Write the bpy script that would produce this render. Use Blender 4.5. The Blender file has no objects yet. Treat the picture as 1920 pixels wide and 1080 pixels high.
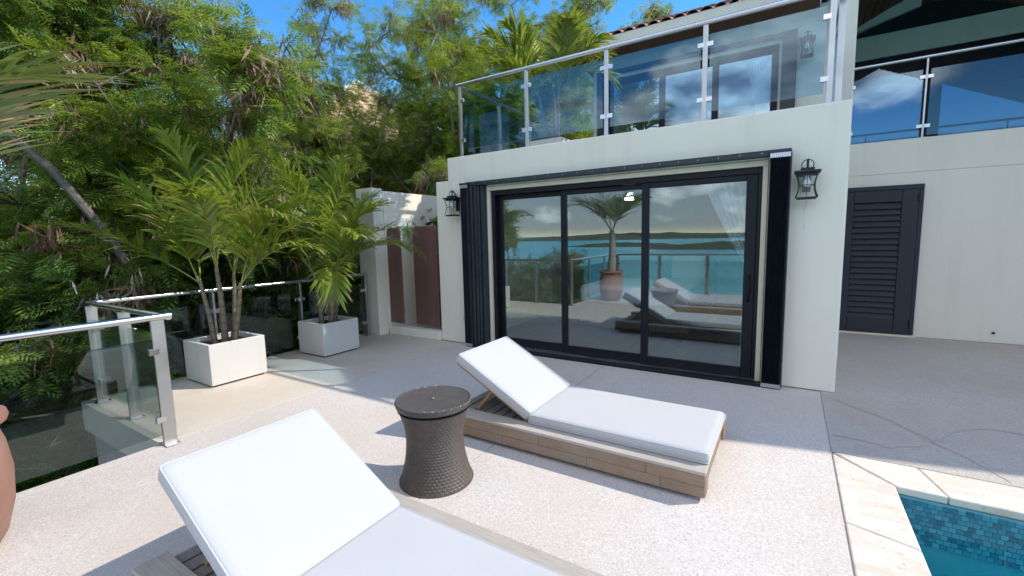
import bpy, math, random
import numpy as np
from mathutils import Vector, Matrix

# ------------------------------------------------------------------ camera, world, sun, exposure
S = bpy.context.scene
COL = S.collection
R = math.radians
cam_d = bpy.data.cameras.new('camera')
cam = bpy.data.objects.new('camera', cam_d); COL.objects.link(cam)
cam_d.sensor_width = 36.0; cam_d.lens = 831.0 / 1920 * 36.0
cam_d.clip_start = 0.05; cam_d.clip_end = 20000
def _d(u, v):
    return Vector((u - 960.0, -(v - 540.0), -831.0)).normalized()
_x = -_d(-377, 475); _y = _d(1482, 432); _z = _x.cross(_y).normalized(); _x = _y.cross(_z).normalized()
CAM = Vector((-0.436, -5.238, 1.6))
cam.matrix_world = Matrix.Translation(CAM) @ Matrix((_x, _y, _z)).to_4x4()
S.camera = cam

SUN = Vector((0.92, 0.635, 1.0)).normalized()          # towards the sun
sun_d = bpy.data.lights.new('sun', 'SUN'); sun_d.energy = 2.05; sun_d.angle = R(0.6); sun_d.color = (1.0, 0.94, 0.85)
sun = bpy.data.objects.new('sun', sun_d); COL.objects.link(sun)
sun.rotation_euler = SUN.to_track_quat('Z', 'Y').to_euler(); sun.location = (8, 6, 12)

W = bpy.data.worlds.new('World'); S.world = W; W.use_nodes = True
def build_world():
    nt = W.node_tree; N = nt.nodes; L = nt.links
    N.clear()
    def n(t, **k):
        o = N.new(t)
        for a, b in k.items(): setattr(o, a, b)
        return o
    out = n('ShaderNodeOutputWorld'); bg = n('ShaderNodeBackground'); bg.inputs[1].default_value = 0.15
    sky = n('ShaderNodeTexSky', sky_type='NISHITA', sun_disc=False)
    sky.sun_elevation = math.asin(SUN.z); sky.sun_rotation = math.atan2(SUN.x, SUN.y)
    sky.altitude = 10; sky.air_density = 1.0; sky.dust_density = 0.05; sky.ozone_density = 2.4
    hs = n('ShaderNodeHueSaturation'); hs.inputs['Saturation'].default_value = 1.34; hs.inputs['Value'].default_value = 0.74; L.new(sky.outputs[0], hs.inputs['Color'])
    tc = n('ShaderNodeTexCoord'); sep = n('ShaderNodeSeparateXYZ'); L.new(tc.outputs['Generated'], sep.inputs[0])
    # cumulus over the sea, mirrored in the glass; spread overhead and brightened as fill
    mp = n('ShaderNodeMapping'); mp.inputs['Scale'].default_value = (1, 1, 1.9); mp.inputs['Location'].default_value = (0.3, 0.15, 0.1)
    L.new(tc.outputs['Generated'], mp.inputs[0])
    no = n('ShaderNodeTexNoise'); no.inputs['Scale'].default_value = 3.0; no.inputs['Detail'].default_value = 9; no.inputs['Roughness'].default_value = 0.55
    L.new(mp.outputs[0], no.inputs['Vector'])
    no2 = n('ShaderNodeTexNoise'); no2.inputs['Scale'].default_value = 7.0; no2.inputs['Detail'].default_value = 8
    L.new(mp.outputs[0], no2.inputs['Vector'])
    def m(op, a, b=None, clamp=False):
        o = n('ShaderNodeMath', operation=op, use_clamp=clamp)
        for i, v in enumerate((a, b)):
            if v is None: continue
            if isinstance(v, (int, float)): o.inputs[i].default_value = v
            else: L.new(v, o.inputs[i])
        return o.outputs[0]
    def ss(v, a, b):
        o = n('ShaderNodeMapRange', interpolation_type='SMOOTHSTEP'); L.new(v, o.inputs[0])
        o.inputs[1].default_value = a; o.inputs[2].default_value = b
        return o.outputs[0]
    z = sep.outputs[2]; y = sep.outputs[1]
    elev = m('SUBTRACT', ss(z, -0.03, 0.02), m('MULTIPLY', ss(z, 0.45, 0.85), 0.45))
    side = ss(y, 0.26, -0.12)
    shape = ss(m('ADD', no.outputs[0], m('MULTIPLY', ss(z, 0.16, 0.03), 0.22)), 0.455, 0.55)
    mask = m('MULTIPLY', m('MULTIPLY', shape, elev), m('MULTIPLY', side, 0.9), True)
    cr = n('ShaderNodeValToRGB'); cr.color_ramp.elements[0].color = (1.5, 1.65, 1.95, 1); cr.color_ramp.elements[1].color = (8.0, 8.0, 8.1, 1)
    cr.color_ramp.elements[0].position = 0.36; cr.color_ramp.elements[1].position = 0.62
    L.new(m('ADD', no2.outputs[0], m('MULTIPLY', m('SUBTRACT', m('MINIMUM', z, 0.34), 0.24), 1.1)), cr.inputs[0])
    mx = n('ShaderNodeMixRGB'); L.new(mask, mx.inputs[0]); L.new(hs.outputs[0], mx.inputs[1]); L.new(cr.outputs[0], mx.inputs[2])
    L.new(mx.outputs[0], bg.inputs[0]); L.new(bg.outputs[0], out.inputs[0])
build_world()
S.view_settings.view_transform = 'Standard'; S.view_settings.look = 'None'
S.view_settings.exposure = 1.3; S.view_settings.gamma = 1.0
S.cycles.use_denoising = True
S.cycles.use_adaptive_sampling = True; S.cycles.adaptive_threshold = 0.015
S.cycles.max_bounces = 7; S.cycles.diffuse_bounces = 4; S.cycles.transparent_max_bounces = 14; S.cycles.glossy_bounces = 4; S.cycles.transmission_bounces = 4
S.cycles.sample_clamp_indirect = 6.0; S.cycles.caustics_reflective = False; S.cycles.caustics_refractive = False

# ------------------------------------------------------------------ helpers
rng = random.Random(7); nrg = np.random.default_rng(7)

class MB:
    def __init__(s): s.v = []; s.f = []; s.smooth = False
    def add(s, vs, fs):
        b = len(s.v); s.v += [tuple(v) for v in vs]; s.f += [tuple(i + b for i in f) for f in fs]
        return s
    def box(s, x0, x1, y0, y1, z0, z1):
        return s.add([(x0,y0,z0),(x1,y0,z0),(x1,y1,z0),(x0,y1,z0),(x0,y0,z1),(x1,y0,z1),(x1,y1,z1),(x0,y1,z1)],
                     [(0,3,2,1),(4,5,6,7),(0,1,5,4),(1,2,6,5),(2,3,7,6),(3,0,4,7)])
    def obox(s, c, h, M):
        vs = []
        for dz in (-1, 1):
            for dx, dy in ((-1,-1),(1,-1),(1,1),(-1,1)):
                vs.append(Vector(c) + M @ Vector((dx*h[0], dy*h[1], dz*h[2])))
        return s.add(vs, [(0,3,2,1),(4,5,6,7),(0,1,5,4),(1,2,6,5),(2,3,7,6),(3,0,4,7)])
    def bar(s, a, b, w, t, up=(0,0,1)):
        a, b = Vector(a), Vector(b); d = (b - a); l = d.length; d.normalize()
        up = Vector(up); sx = d.cross(up)
        if sx.length < 1e-4: sx = d.cross(Vector((1,0,0)))
        sx.normalize(); uy = sx.cross(d)
        M = Matrix((sx, uy, d)).transposed()
        return s.obox((a + b) / 2, (w/2, t/2, l/2), M)
    def tube(s, pts, rad, n=8, cap=True):
        pts = [Vector(p) for p in pts]; k = len(pts)
        rad = list(rad) if hasattr(rad, '__len__') else [rad] * k
        vs = []; fs = []; px = None
        for i, p in enumerate(pts):
            t = (pts[min(i+1, k-1)] - pts[max(i-1, 0)])
            if t.length < 1e-9: t = Vector((0,0,1))
            t.normalize()
            if px is None:
                px = t.cross(Vector((0,0,1)) if abs(t.z) < .9 else Vector((1,0,0))).normalized()
            else:
                px = (px - t * px.dot(t)).normalized()
            py = t.cross(px)
            for j in range(n):
                a = 2*math.pi*j/n; vs.append(p + (px*math.cos(a) + py*math.sin(a))*rad[i])
        for i in range(k-1):
            for j in range(n):
                fs.append((i*n+j, i*n+(j+1)%n, (i+1)*n+(j+1)%n, (i+1)*n+j))
        if cap:
            fs.append(tuple(range(n-1, -1, -1))); fs.append(tuple((k-1)*n+j for j in range(n)))
        s.smooth = True
        return s.add(vs, fs)
    def lathe(s, prof, c=(0,0,0), n=32, cap=True):
        vs = []; fs = []; k = len(prof)
        for r, z in prof:
            for j in range(n):
                a = 2*math.pi*j/n; vs.append((c[0]+r*math.cos(a), c[1]+r*math.sin(a), c[2]+z))
        for i in range(k-1):
            for j in range(n):
                fs.append((i*n+j, i*n+(j+1)%n, (i+1)*n+(j+1)%n, (i+1)*n+j))
        if cap:
            fs.append(tuple(range(n-1, -1, -1))); fs.append(tuple((k-1)*n+j for j in range(n)))
        s.smooth = True
        return s.add(vs, fs)
    def prism(s, poly, axis, a, b):
        k = len(poly); vs = []
        for t in (a, b):
            for p in poly:
                vs.append((t, p[0], p[1]) if axis == 'x' else ((p[0], t, p[1]) if axis == 'y' else (p[0], p[1], t)))
        fs = [tuple(range(k)), tuple(range(2*k-1, k-1, -1))]
        for i in range(k): fs.append((i, i+k, (i+1)%k+k, (i+1)%k))
        return s.add(vs, fs)
    def mesh(s, name, mat, smooth=None):
        me = bpy.data.meshes.new(name); me.from_pydata(s.v, [], s.f)
        import bmesh
        bm = bmesh.new(); bm.from_mesh(me); bmesh.ops.recalc_face_normals(bm, faces=bm.faces); bm.to_mesh(me); bm.free()
        me.materials.append(mat)
        if s.smooth if smooth is None else smooth:
            me.polygons.foreach_set('use_smooth', [True]*len(me.polygons))
            try: me.set_sharp_from_angle(angle=R(38))
            except Exception: pass
        me.update()
        return me
    def build(s, name, mat, parent=None, bevel=0, seg=1, smooth=None):
        o = bpy.data.objects.new(name, s.mesh(name, mat, smooth)); COL.objects.link(o)
        if parent is not None: o.parent = parent
        if bevel:
            m = o.modifiers.new('bevel', 'BEVEL'); m.width = bevel; m.segments = seg; m.limit_method = 'ANGLE'; m.angle_limit = R(40)
        return o

def npmesh(name, V, F, mat, smooth=False):
    """fast mesh: V (n,3), F (m,4)"""
    me = bpy.data.meshes.new(name)
    me.vertices.add(len(V)); me.vertices.foreach_set('co', V.astype(np.float32).ravel())
    me.loops.add(F.size); me.loops.foreach_set('vertex_index', F.astype(np.int32).ravel())
    me.polygons.add(len(F)); me.polygons.foreach_set('loop_start', np.arange(0, F.size, F.shape[1], dtype=np.int32))
    me.polygons.foreach_set('loop_total', np.full(len(F), F.shape[1], dtype=np.int32))
    me.materials.append(mat)
    if smooth: me.polygons.foreach_set('use_smooth', np.ones(len(F), dtype=bool))
    me.update(calc_edges=True); me.validate()
    return me

def link(name, me, parent=None):
    o = bpy.data.objects.new(name, me); COL.objects.link(o)
    if parent is not None: o.parent = parent
    return o
def thing(name, label, cat, loc=(0,0,0), rz=0.0, group=None):
    o = bpy.data.objects.new(name, None); COL.objects.link(o); o.empty_display_size = 0.1
    o.location = loc; o.rotation_euler = (0, 0, rz)
    return tag(o, label, cat, group)
def tag(o, label=None, cat=None, group=None, kind=None):
    if label: o['label'] = label
    if cat: o['category'] = cat
    if group: o['group'] = group
    if kind: o['kind'] = kind
    return o
def copy_tree(o, parent=None):
    c = o.copy(); COL.objects.link(c); c.parent = parent
    for ch in list(o.children): copy_tree(ch, c)
    return c

# ------------------------------------------------------------------ materials
MATS = {}
class NT:
    def __init__(s, name):
        s.m = bpy.data.materials.new(name); s.m.use_nodes = True; s.t = s.m.node_tree; s.t.nodes.clear()
        s.out = s.n('ShaderNodeOutputMaterial'); MATS[name] = s.m
    def n(s, t, ins=None, **k):
        o = s.t.nodes.new(t)
        for a, b in k.items(): setattr(o, a, b)
        for a, b in (ins or {}).items(): s.set(o, a, b)
        return o
    def set(s, o, a, b):
        if hasattr(b, 'is_output'): s.t.links.new(b, o.inputs[a])
        else: o.inputs[a].default_value = b
    def coord(s, kind='Object', scale=(1,1,1)):
        tc = s.n('ShaderNodeTexCoord'); mp = s.n('ShaderNodeMapping', {'Vector': tc.outputs[kind], 'Scale': scale}); return mp.outputs[0]
    def noise(s, v, scale, detail=4, rough=.55, dist=0): return s.n('ShaderNodeTexNoise', {'Vector': v, 'Scale': scale, 'Detail': detail, 'Roughness': rough, 'Distortion': dist}).outputs[0]
    def vor(s, v, scale, out='Distance', feat='F1'): return s.n('ShaderNodeTexVoronoi', {'Vector': v, 'Scale': scale}, feature=feat).outputs[out]
    def ramp(s, f, *st):
        o = s.n('ShaderNodeValToRGB', {0: f}); cr = o.color_ramp
        while len(cr.elements) < len(st): cr.elements.new(0.5)
        for e, (p, c) in zip(cr.elements, st):
            e.position = p; e.color = (c, c, c, 1) if isinstance(c, (int, float)) else (*c, 1)
        return o.outputs[0]
    def mix(s, f, a, b, mode='MIX'):
        o = s.n('ShaderNodeMixRGB', blend_type=mode)
        for i, v in ((0, f), (1, a), (2, b)):
            if isinstance(v, tuple): v = (*v, 1)
            s.set(o, i, v)
        return o.outputs[0]
    def math(s, op, a, b=0.0):
        o = s.n('ShaderNodeMath', operation=op); s.set(o, 0, a); s.set(o, 1, b); return o.outputs[0]
    def bump(s, h, st=.3, dist=.01, nrm=None):
        d = {'Height': h, 'Strength': st, 'Distance': dist}
        if nrm is not None: d['Normal'] = nrm
        return s.n('ShaderNodeBump', d).outputs[0]
    def pbr(s, col, rough=.6, metal=0.0, nrm=None, spec=.5, **extra):
        d = {'Base Color': (*col, 1) if isinstance(col, tuple) else col, 'Roughness': rough, 'Metallic': metal, 'Specular IOR Level': spec}
        if nrm is not None: d['Normal'] = nrm
        d.update(extra)
        b = s.n('ShaderNodeBsdfPrincipled', d); s.t.links.new(b.outputs[0], s.out.inputs[0]); return b
    def surf(s, sh): s.t.links.new(sh, s.out.inputs[0])

def stucco(name, col, stain=.12):
    t = NT(name); v = t.coord('Object')
    big = t.noise(v, .8, 5); streak = t.noise(t.coord('Object', (3.0, 3.0, .25)), 2.2, 4); fine = t.noise(v, 90, 3)
    c = t.mix(t.ramp(big, (.35, 0.0), (.75, stain)), col, tuple(x*.72 for x in col))
    c = t.mix(t.ramp(streak, (.5, 0.0), (.8, stain*1.3)), c, tuple(x*y for x, y in zip(col, (.62, .6, .54))))
    t.pbr(c, .85, nrm=t.bump(t.math('ADD', fine, t.math('MULTIPLY', t.noise(v, 14, 3), 1.4)), .22, .004), spec=.2)
stucco('wall_cream', (.82, .755, .64), .16); stucco('wall_white', (.76, .695, .59), .14); stucco('trim_cream', (.77, .67, .51), .3)
stucco('planter', (.60, .575, .53), .2); stucco('concrete', (.47, .45, .42), .35)

def deck(name, base, dark, sp=.5):
    t = NT(name); v = t.coord('Object')
    cell = t.n('ShaderNodeTexVoronoi', {'Vector': v, 'Scale': 140.0}); pc = t.n('ShaderNodeSeparateXYZ', {0: cell.outputs['Color']}).outputs[0]
    cell2 = t.vor(v, 120.0, 'Distance')
    c = t.mix(t.ramp(pc, (0.0, 0.0), (.6, .18), (.86, .55*sp), (1.0, 1.0*sp)), base, dark)
    c = t.mix(t.ramp(pc, (0.0, .55), (.2, 0.0)), c, (.80, .77, .72))
    pits = t.ramp(t.noise(v, 58, 2, .6), (.645, 0.0), (.70, .95*sp)); c = t.mix(pits, c, tuple(x*.45 for x in dark))
    big = t.noise(v, .75, 6, .62); c = t.mix(t.ramp(big, (.36, 0.0), (.68, .62)), c, tuple(x*y for x, y in zip(base, (.84, .75, .66))))
    big2 = t.noise(t.coord('Object', (1.3, .8, 1)), 1.9, 6, .65); c = t.mix(t.ramp(big2, (.5, 0.0), (.78, .30)), c, tuple(x*y for x, y in zip(base, (.70, .66, .62))))
    h = t.math('ADD', t.math('MULTIPLY', cell2, .6), t.math('MULTIPLY', cell.outputs['Distance'], -.8))
    h = t.math('SUBTRACT', h, t.math('MULTIPLY', pits, .6))
    t.pbr(c, .8, nrm=t.bump(h, .35, .003), spec=.25)
deck('deck', (.635, .585, .54), (.32, .27, .225), .6); deck('deck_smooth', (.64, .57, .49), (.43, .365, .29), .3); deck('deck_grey', (.50, .465, .43), (.33, .28, .235), .55)
t = NT('mortar'); v = t.coord(); t.pbr(t.mix(t.noise(v, 9), (.44, .38, .35), (.58, .52, .48)), .9)
t = NT('crack_fill'); v = t.coord(); t.pbr(t.mix(t.noise(v, 6), (.52, .46, .385), (.45, .38, .31)), .9)
t = NT('travertine'); v = t.coord('Object', (1, 3.2, 1)); n1 = t.noise(v, 3.2, 7, .62, .6); geo = t.n('ShaderNodeObjectInfo').outputs['Random']
c = t.ramp(n1, (.25, (.70, .655, .59)), (.5, (.645, .575, .485)), (.72, (.55, .455, .345))); c = t.mix(t.math('MULTIPLY', geo, .35), c, (.76, .70, .60))
pit = t.ramp(t.noise(t.coord('Object', (1, 2.5, 1)), 26, 3, .7), (.62, 0.0), (.7, .8)); c = t.mix(pit, c, (.22, .16, .11))
t.pbr(c, .55, nrm=t.bump(pit, -.4, .004))

def metal(name, col, rough, scr=0.0):
    t = NT(name); v = t.coord('Object', (1, 1, 1)); t.pbr(col, t.ramp(t.noise(v, 5, 3), (.3, rough*.85), (.7, min(1, rough*1.2))), 1.0)
metal('steel', (.62, .61, .60), .22); metal('steel_brushed', (.52, .51, .50), .36); metal('aluminium', (.60, .62, .66), .35); metal('dark_steel', (.20, .20, .20), .3)
def paint(name, col, rough=.4, spec=.5, var=.25):
    t = NT(name); v = t.coord(); n1 = t.noise(v, 6, 5); t.pbr(t.mix(t.ramp(n1, (.4, 0.0), (.75, var)), col, tuple(min(1, x*1.8 + .012) for x in col)), t.ramp(n1, (.3, rough), (.8, min(1, rough*1.5))), nrm=t.bump(t.noise(v, 160, 2), .06, .001), spec=spec)
paint('black_alu', (.006, .007, .011), .36, .28); paint('shutter_black', (.017, .021, .028), .32); paint('door_slate', (.025, .028, .037), .5, .35)
paint('lantern_black', (.010, .010, .011), .45); paint('white_plastic', (.72, .72, .70), .4); paint('dark_void', (.006, .006, .007), .8, .1)
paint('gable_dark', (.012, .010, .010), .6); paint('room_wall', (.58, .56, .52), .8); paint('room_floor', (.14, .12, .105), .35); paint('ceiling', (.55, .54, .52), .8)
t = NT('plum_wood'); v = t.coord('Object', (6, 6, .5)); n1 = t.noise(v, 5, 5); rd = t.n('ShaderNodeObjectInfo').outputs['Random']
t.pbr(t.mix(rd, t.mix(n1, (.14, .066, .052), (.215, .115, .092)), (.155, .08, .065)), .5, nrm=t.bump(t.noise(v, 18), .15, .003))

def wood(name, a, b, grey, gmix, sc=(1.0, 9, 9)):
    t = NT(name); v = t.coord('Object', sc); n1 = t.noise(v, 5.5, 6, .6, .4); fine = t.noise(t.coord('Object', (sc[0]*1.5, sc[1]*6, sc[2]*6)), 6, 4)
    rd = t.n('ShaderNodeObjectInfo').outputs['Random']
    c = t.mix(n1, a, b); c = t.mix(t.math('MULTIPLY', rd, .62), c, tuple(x*.5 for x in a))
    g = t.ramp(t.noise(t.coord(), 3.2, 5, .6), (.3, max(0, gmix-.3)), (.7, min(1, gmix+.25))); c = t.mix(g, c, grey)
    c = t.mix(t.ramp(fine, (.55, 0.0), (.72, .5)), c, tuple(x*.35 for x in a))
    t.pbr(c, .72, nrm=t.bump(fine, .35, .003), spec=.3)
wood('teak', (.23, .145, .085), (.36, .24, .15), (.33, .275, .22), .40); wood('teak_grey', (.22, .18, .14), (.30, .26, .22), (.27, .25, .235), .72)
wood('teak_cap', (.36, .30, .23), (.46, .40, .33), (.47, .43, .385), .6); wood('teak_clean', (.36, .21, .10), (.47, .29, .155), (.4, .3, .2), .1); wood('soffit', (.22, .10, .06), (.32, .155, .09), (.2, .12, .09), .1)
wood('bark', (.085, .068, .052), (.17, .145, .12), (.20, .185, .165), .35, (6, 6, 1.2)); wood('bark_pale', (.26, .23, .19), (.40, .365, .32), (.44, .415, .38), .5, (6, 6, 1.2))
wood('twig_dry', (.17, .12, .085), (.30, .23, .17), (.33, .29, .24), .4, (3, 3, 3)); wood('floor_plank', (.11, .085, .066), (.17, .14, .115), (.18, .165, .15), .4, (9, 1, 9))

t = NT('cushion'); v = t.coord(); wv = t.math('ADD', t.n('ShaderNodeTexWave', {'Vector': v, 'Scale': 180.0}, bands_direction='X').outputs[1], t.n('ShaderNodeTexWave', {'Vector': v, 'Scale': 180.0}, bands_direction='Y').outputs[1])
b1 = t.bump(wv, .1, .001); b2 = t.bump(t.math('ADD', t.noise(v, 5.5, 4, .5), t.math('MULTIPLY', t.noise(t.coord('Object', (3, 6, 1)), 1.3, 3, .5, 1.0), .8)), .26, .012, b1)
t.pbr(t.mix(t.ramp(t.noise(v, 2.5, 5), (.4, 0.0), (.8, .25)), (.475, .472, .468), (.45, .445, .435)), .92, nrm=b2, spec=.15, **{'Sheen Weight': .2})
t = NT('piping'); t.pbr((.52, .52, .53), .9)
t = NT('wicker'); v = t.coord(); rd = t.n('ShaderNodeNewGeometry').outputs['Random Per Island']
t.pbr(t.mix(t.noise(v, 30, 3), (.060, .048, .041), (.125, .104, .090)), .42, nrm=t.bump(t.noise(v, 220, 2), .2, .001))
t = NT('lid_plastic'); v = t.coord(); dst = t.ramp(t.noise(v, 16, 6, .7), (.45, 0.0), (.75, .3)); t.pbr(t.mix(dst, (.075, .066, .060), (.15, .135, .125)), t.ramp(t.noise(v, 9), (.3, .32), (.7, .6)))
t = NT('terracotta'); v = t.coord(); t.pbr(t.mix(t.ramp(t.noise(v, 3.5, 6), (.35, 0.0), (.75, .8)), (.27, .135, .095), (.35, .215, .165)), .7, nrm=t.bump(t.noise(v, 40), .1, .003))
t = NT('soil'); v = t.coord(); t.pbr(t.mix(t.noise(v, 30), (.012, .010, .009), (.05, .042, .035)), .95, nrm=t.bump(t.noise(v, 50), .8, .02))
def rooftile(name, a, b, c3):
    t = NT(name); v = t.coord(); rd = t.n('ShaderNodeObjectInfo').outputs['Random']; ri = t.n('ShaderNodeNewGeometry').outputs['Random Per Island']
    t.pbr(t.mix(t.noise(v, 7, 4), t.mix(t.math('FRACT', t.math('ADD', rd, ri)), a, b), c3), .8, nrm=t.bump(t.noise(v, 60), .2, .003))
rooftile('roof_tile', (.36, .15, .095), (.46, .22, .14), (.30, .14, .10)); rooftile('roof_orange', (.56, .36, .20), (.62, .43, .26), (.50, .33, .21))
stucco('wall_orange', (.60, .34, .15), .3)

def glass(name, tint, refl_tint, f0, f90=1.0, rough=0.0):
    t = NT(name)
    lw = t.n('ShaderNodeLayerWeight', {'Blend': .5}).outputs['Facing']
    f = t.math('ADD', t.math('MULTIPLY', t.math('POWER', lw, 4.0), f90 - f0), f0)
    tr = t.n('ShaderNodeBsdfTransparent', {'Color': (*tint, 1)}); gl = t.n('ShaderNodeBsdfGlossy', {'Color': (*refl_tint, 1), 'Roughness': rough})
    mx = t.n('ShaderNodeMixShader', {0: f, 1: tr.outputs[0], 2: gl.outputs[0]}); t.surf(mx.outputs[0])
glass('rail_glass', (.86, .93, .92), (.95, 1, 1), .05); glass('rail_glass_blue', (.70, .84, .93), (.80, .93, 1), .06)
glass('rail_glass_dark_refl', (.60, .66, .66), (.92, 1, 1), .06)  # tint darkened to stand in for a dark reflection in the near panes
glass('door_glass', (.95, .97, .97), (.78, .90, .92), .19); glass('door_glass_upper', (.90, .94, .96), (.62, .84, 1.0), .21); glass('porch_glass', (.42, .47, .52), (.62, .78, .95), .17)
glass('lamp_glass', (.92, .94, .95), (1, 1, 1), .06)
t = NT('bulb'); t.pbr((.8, .82, .85), .25)
t = NT('lamp_on'); e = t.n('ShaderNodeEmission', {'Color': (1, .95, .86, 1), 'Strength': 22.0}); t.surf(e.outputs[0])
t = NT('curtain'); d1 = t.n('ShaderNodeBsdfDiffuse', {'Color': (.90, .95, .97, 1)}); d2 = t.n('ShaderNodeBsdfTranslucent', {'Color': (.90, .95, .97, 1)}); t.surf(t.n('ShaderNodeMixShader', {0: .4, 1: d1.outputs[0], 2: d2.outputs[0]}).outputs[0])
t = NT('bed_linen'); v = t.coord(); t.pbr((.84, .86, .90), .9, nrm=t.bump(t.noise(v, 5, 4), .3, .02))
paint('pillow_plum', (.16, .065, .06), .9, .1); paint('pillow_teal', (.10, .26, .30), .9, .1); paint('pillow_white', (.70, .71, .72), .9, .1); paint('bed_wood', (.12, .075, .05), .5)

def leaf(name, cols, trans=.48, rough=.45, gloss=.35):
    t = NT(name); ri = t.n('ShaderNodeNewGeometry').outputs['Random Per Island']; v = t.coord(); n1 = t.noise(v, 1.3, 4)
    f = t.math('ADD', t.math('MULTIPLY', ri, .6), t.math('MULTIPLY', t.ramp(n1, (.38, 0.0), (.62, 1.0)), .42))
    c = t.ramp(f, *[(.12 + .8*i/(len(cols)-1), cc) for i, cc in enumerate(cols)])
    p = t.n('ShaderNodeBsdfPrincipled', {'Base Color': c, 'Roughness': rough, 'Specular IOR Level': gloss})
    tr = t.n('ShaderNodeBsdfTranslucent', {'Color': t.mix(.40, c, (.38, .44, .03), 'MIX')})
    t.surf(t.n('ShaderNodeMixShader', {0: trans, 1: p.outputs[0], 2: tr.outputs[0]}).outputs[0])
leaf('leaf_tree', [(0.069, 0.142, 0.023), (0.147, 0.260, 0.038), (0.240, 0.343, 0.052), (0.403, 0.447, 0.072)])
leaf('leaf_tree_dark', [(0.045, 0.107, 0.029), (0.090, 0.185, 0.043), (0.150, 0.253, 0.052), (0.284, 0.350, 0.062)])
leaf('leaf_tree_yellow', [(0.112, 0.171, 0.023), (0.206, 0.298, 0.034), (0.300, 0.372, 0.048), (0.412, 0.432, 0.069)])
leaf('leaf_palm', [(0.101, 0.171, 0.022), (0.178, 0.268, 0.029), (0.263, 0.336, 0.040), (0.389, 0.401, 0.060)], .38, .32, .6)
leaf('leaf_palm_bright', [(.13, .18, .02), (.21, .28, .03), (.30, .36, .045), (.40, .43, .07)], .42, .32, .6)
leaf('leaf_palm_tip', [(.17, .095, .04), (.26, .16, .08), (.33, .24, .12), (.22, .21, .07)], .25, .6, .3)
leaf('leaf_fan', [(.07, .12, .035), (.10, .16, .05), (.145, .19, .07), (.22, .20, .09)], .3, .38, .6)
leaf('pod', [(.10, .05, .032), (.20, .115, .075), (.33, .22, .15), (.55, .46, .35)], .15, .6, .3)
leaf('leaf_litter', [(.10, .07, .045), (.16, .115, .075), (.22, .17, .12), (.30, .26, .2)], .05, .8, .2)
t = NT('stem_palm'); v = t.coord('Object', (2, 2, 1)); rg = t.n('ShaderNodeTexWave', {'Vector': t.coord(), 'Scale': 3.2, 'Distortion': 1.5}, bands_direction='Z').outputs[1]
t.pbr(t.mix(t.ramp(rg, (.8, 0.0), (.97, .7)), t.mix(t.noise(v, 4, 4), (.20, .165, .085), (.17, .115, .085)), (.08, .06, .045)), .55)
t = NT('stem_green'); v = t.coord(); t.pbr(t.mix(t.noise(v, 5, 4), (.14, .17, .035), (.24, .24, .06)), .4)
t = NT('trunk_bottle'); v = t.coord(); t.pbr(t.mix(t.noise(t.coord('Object', (1, 1, 5)), 4, 4), (.40, .38, .32), (.27, .25, .2)), .7)
t = NT('earth'); v = t.coord(); t.pbr(t.mix(t.noise(v, .8, 8, .7), (.05, .042, .033), (.17, .15, .125)), .95, nrm=t.bump(t.noise(v, 5, 8, .7), .9, .12))
t = NT('rock'); v = t.coord(); t.pbr(t.mix(t.noise(v, 2.5, 8, .7), (.11, .105, .10), (.32, .31, .29)), .9, nrm=t.bump(t.noise(v, 9, 8, .7), .8, .05))
t = NT('islet'); v = t.coord(); t.pbr(t.mix(t.noise(v, .05, 8, .7), (.025, .04, .018), (.085, .085, .045)), .95)
t = NT('sea'); v = t.coord(); n1 = t.noise(t.coord('Object', (.004, .012, 1)), 1.0, 6); t.pbr(t.mix(t.ramp(n1, (.35, 0.0), (.65, 1.0)), (.020, .26, .30), (.035, .36, .37)), .35, nrm=t.bump(t.noise(t.coord('Object', (.5, .9, 1)), 1.0, 4), .5, .25), spec=.25)
# pool water: clear teal surface over tiled basin
t = NT('pool_water'); v = t.coord(); nb = t.bump(t.noise(v, 5.0, 2), .03, .02)
fr = t.math('ADD', t.math('MULTIPLY', t.math('POWER', t.n('ShaderNodeLayerWeight', {'Blend': .5, 'Normal': nb}).outputs['Facing'], 5.0), .9), .025); tr = t.n('ShaderNodeBsdfTransparent', {'Color': (.50, .84, .89, 1)}); gl = t.n('ShaderNodeBsdfGlossy', {'Roughness': .02, 'Normal': nb})
t.surf(t.n('ShaderNodeMixShader', {0: fr, 1: tr.outputs[0], 2: gl.outputs[0]}).outputs[0])
t = NT('pool_tile'); rd = t.n('ShaderNodeObjectInfo').outputs['Random']; ri = t.n('ShaderNodeNewGeometry').outputs['Random Per Island']; f = t.math('FRACT', t.math('ADD', rd, ri))
t.pbr(t.ramp(f, (0.0, (.035, .14, .20)), (.3, (.07, .24, .31)), (.6, (.11, .32, .38)), (.85, (.18, .42, .47)), (1.0, (.05, .18, .27))), .25)
t = NT('pool_plaster'); v = t.coord(); t.pbr(t.mix(t.noise(v, 3, 4), (.08, .34, .39), (.11, .40, .44)), .6)
t = NT('grout'); t.pbr((.16, .30, .34), .8)
M = MATS
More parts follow.
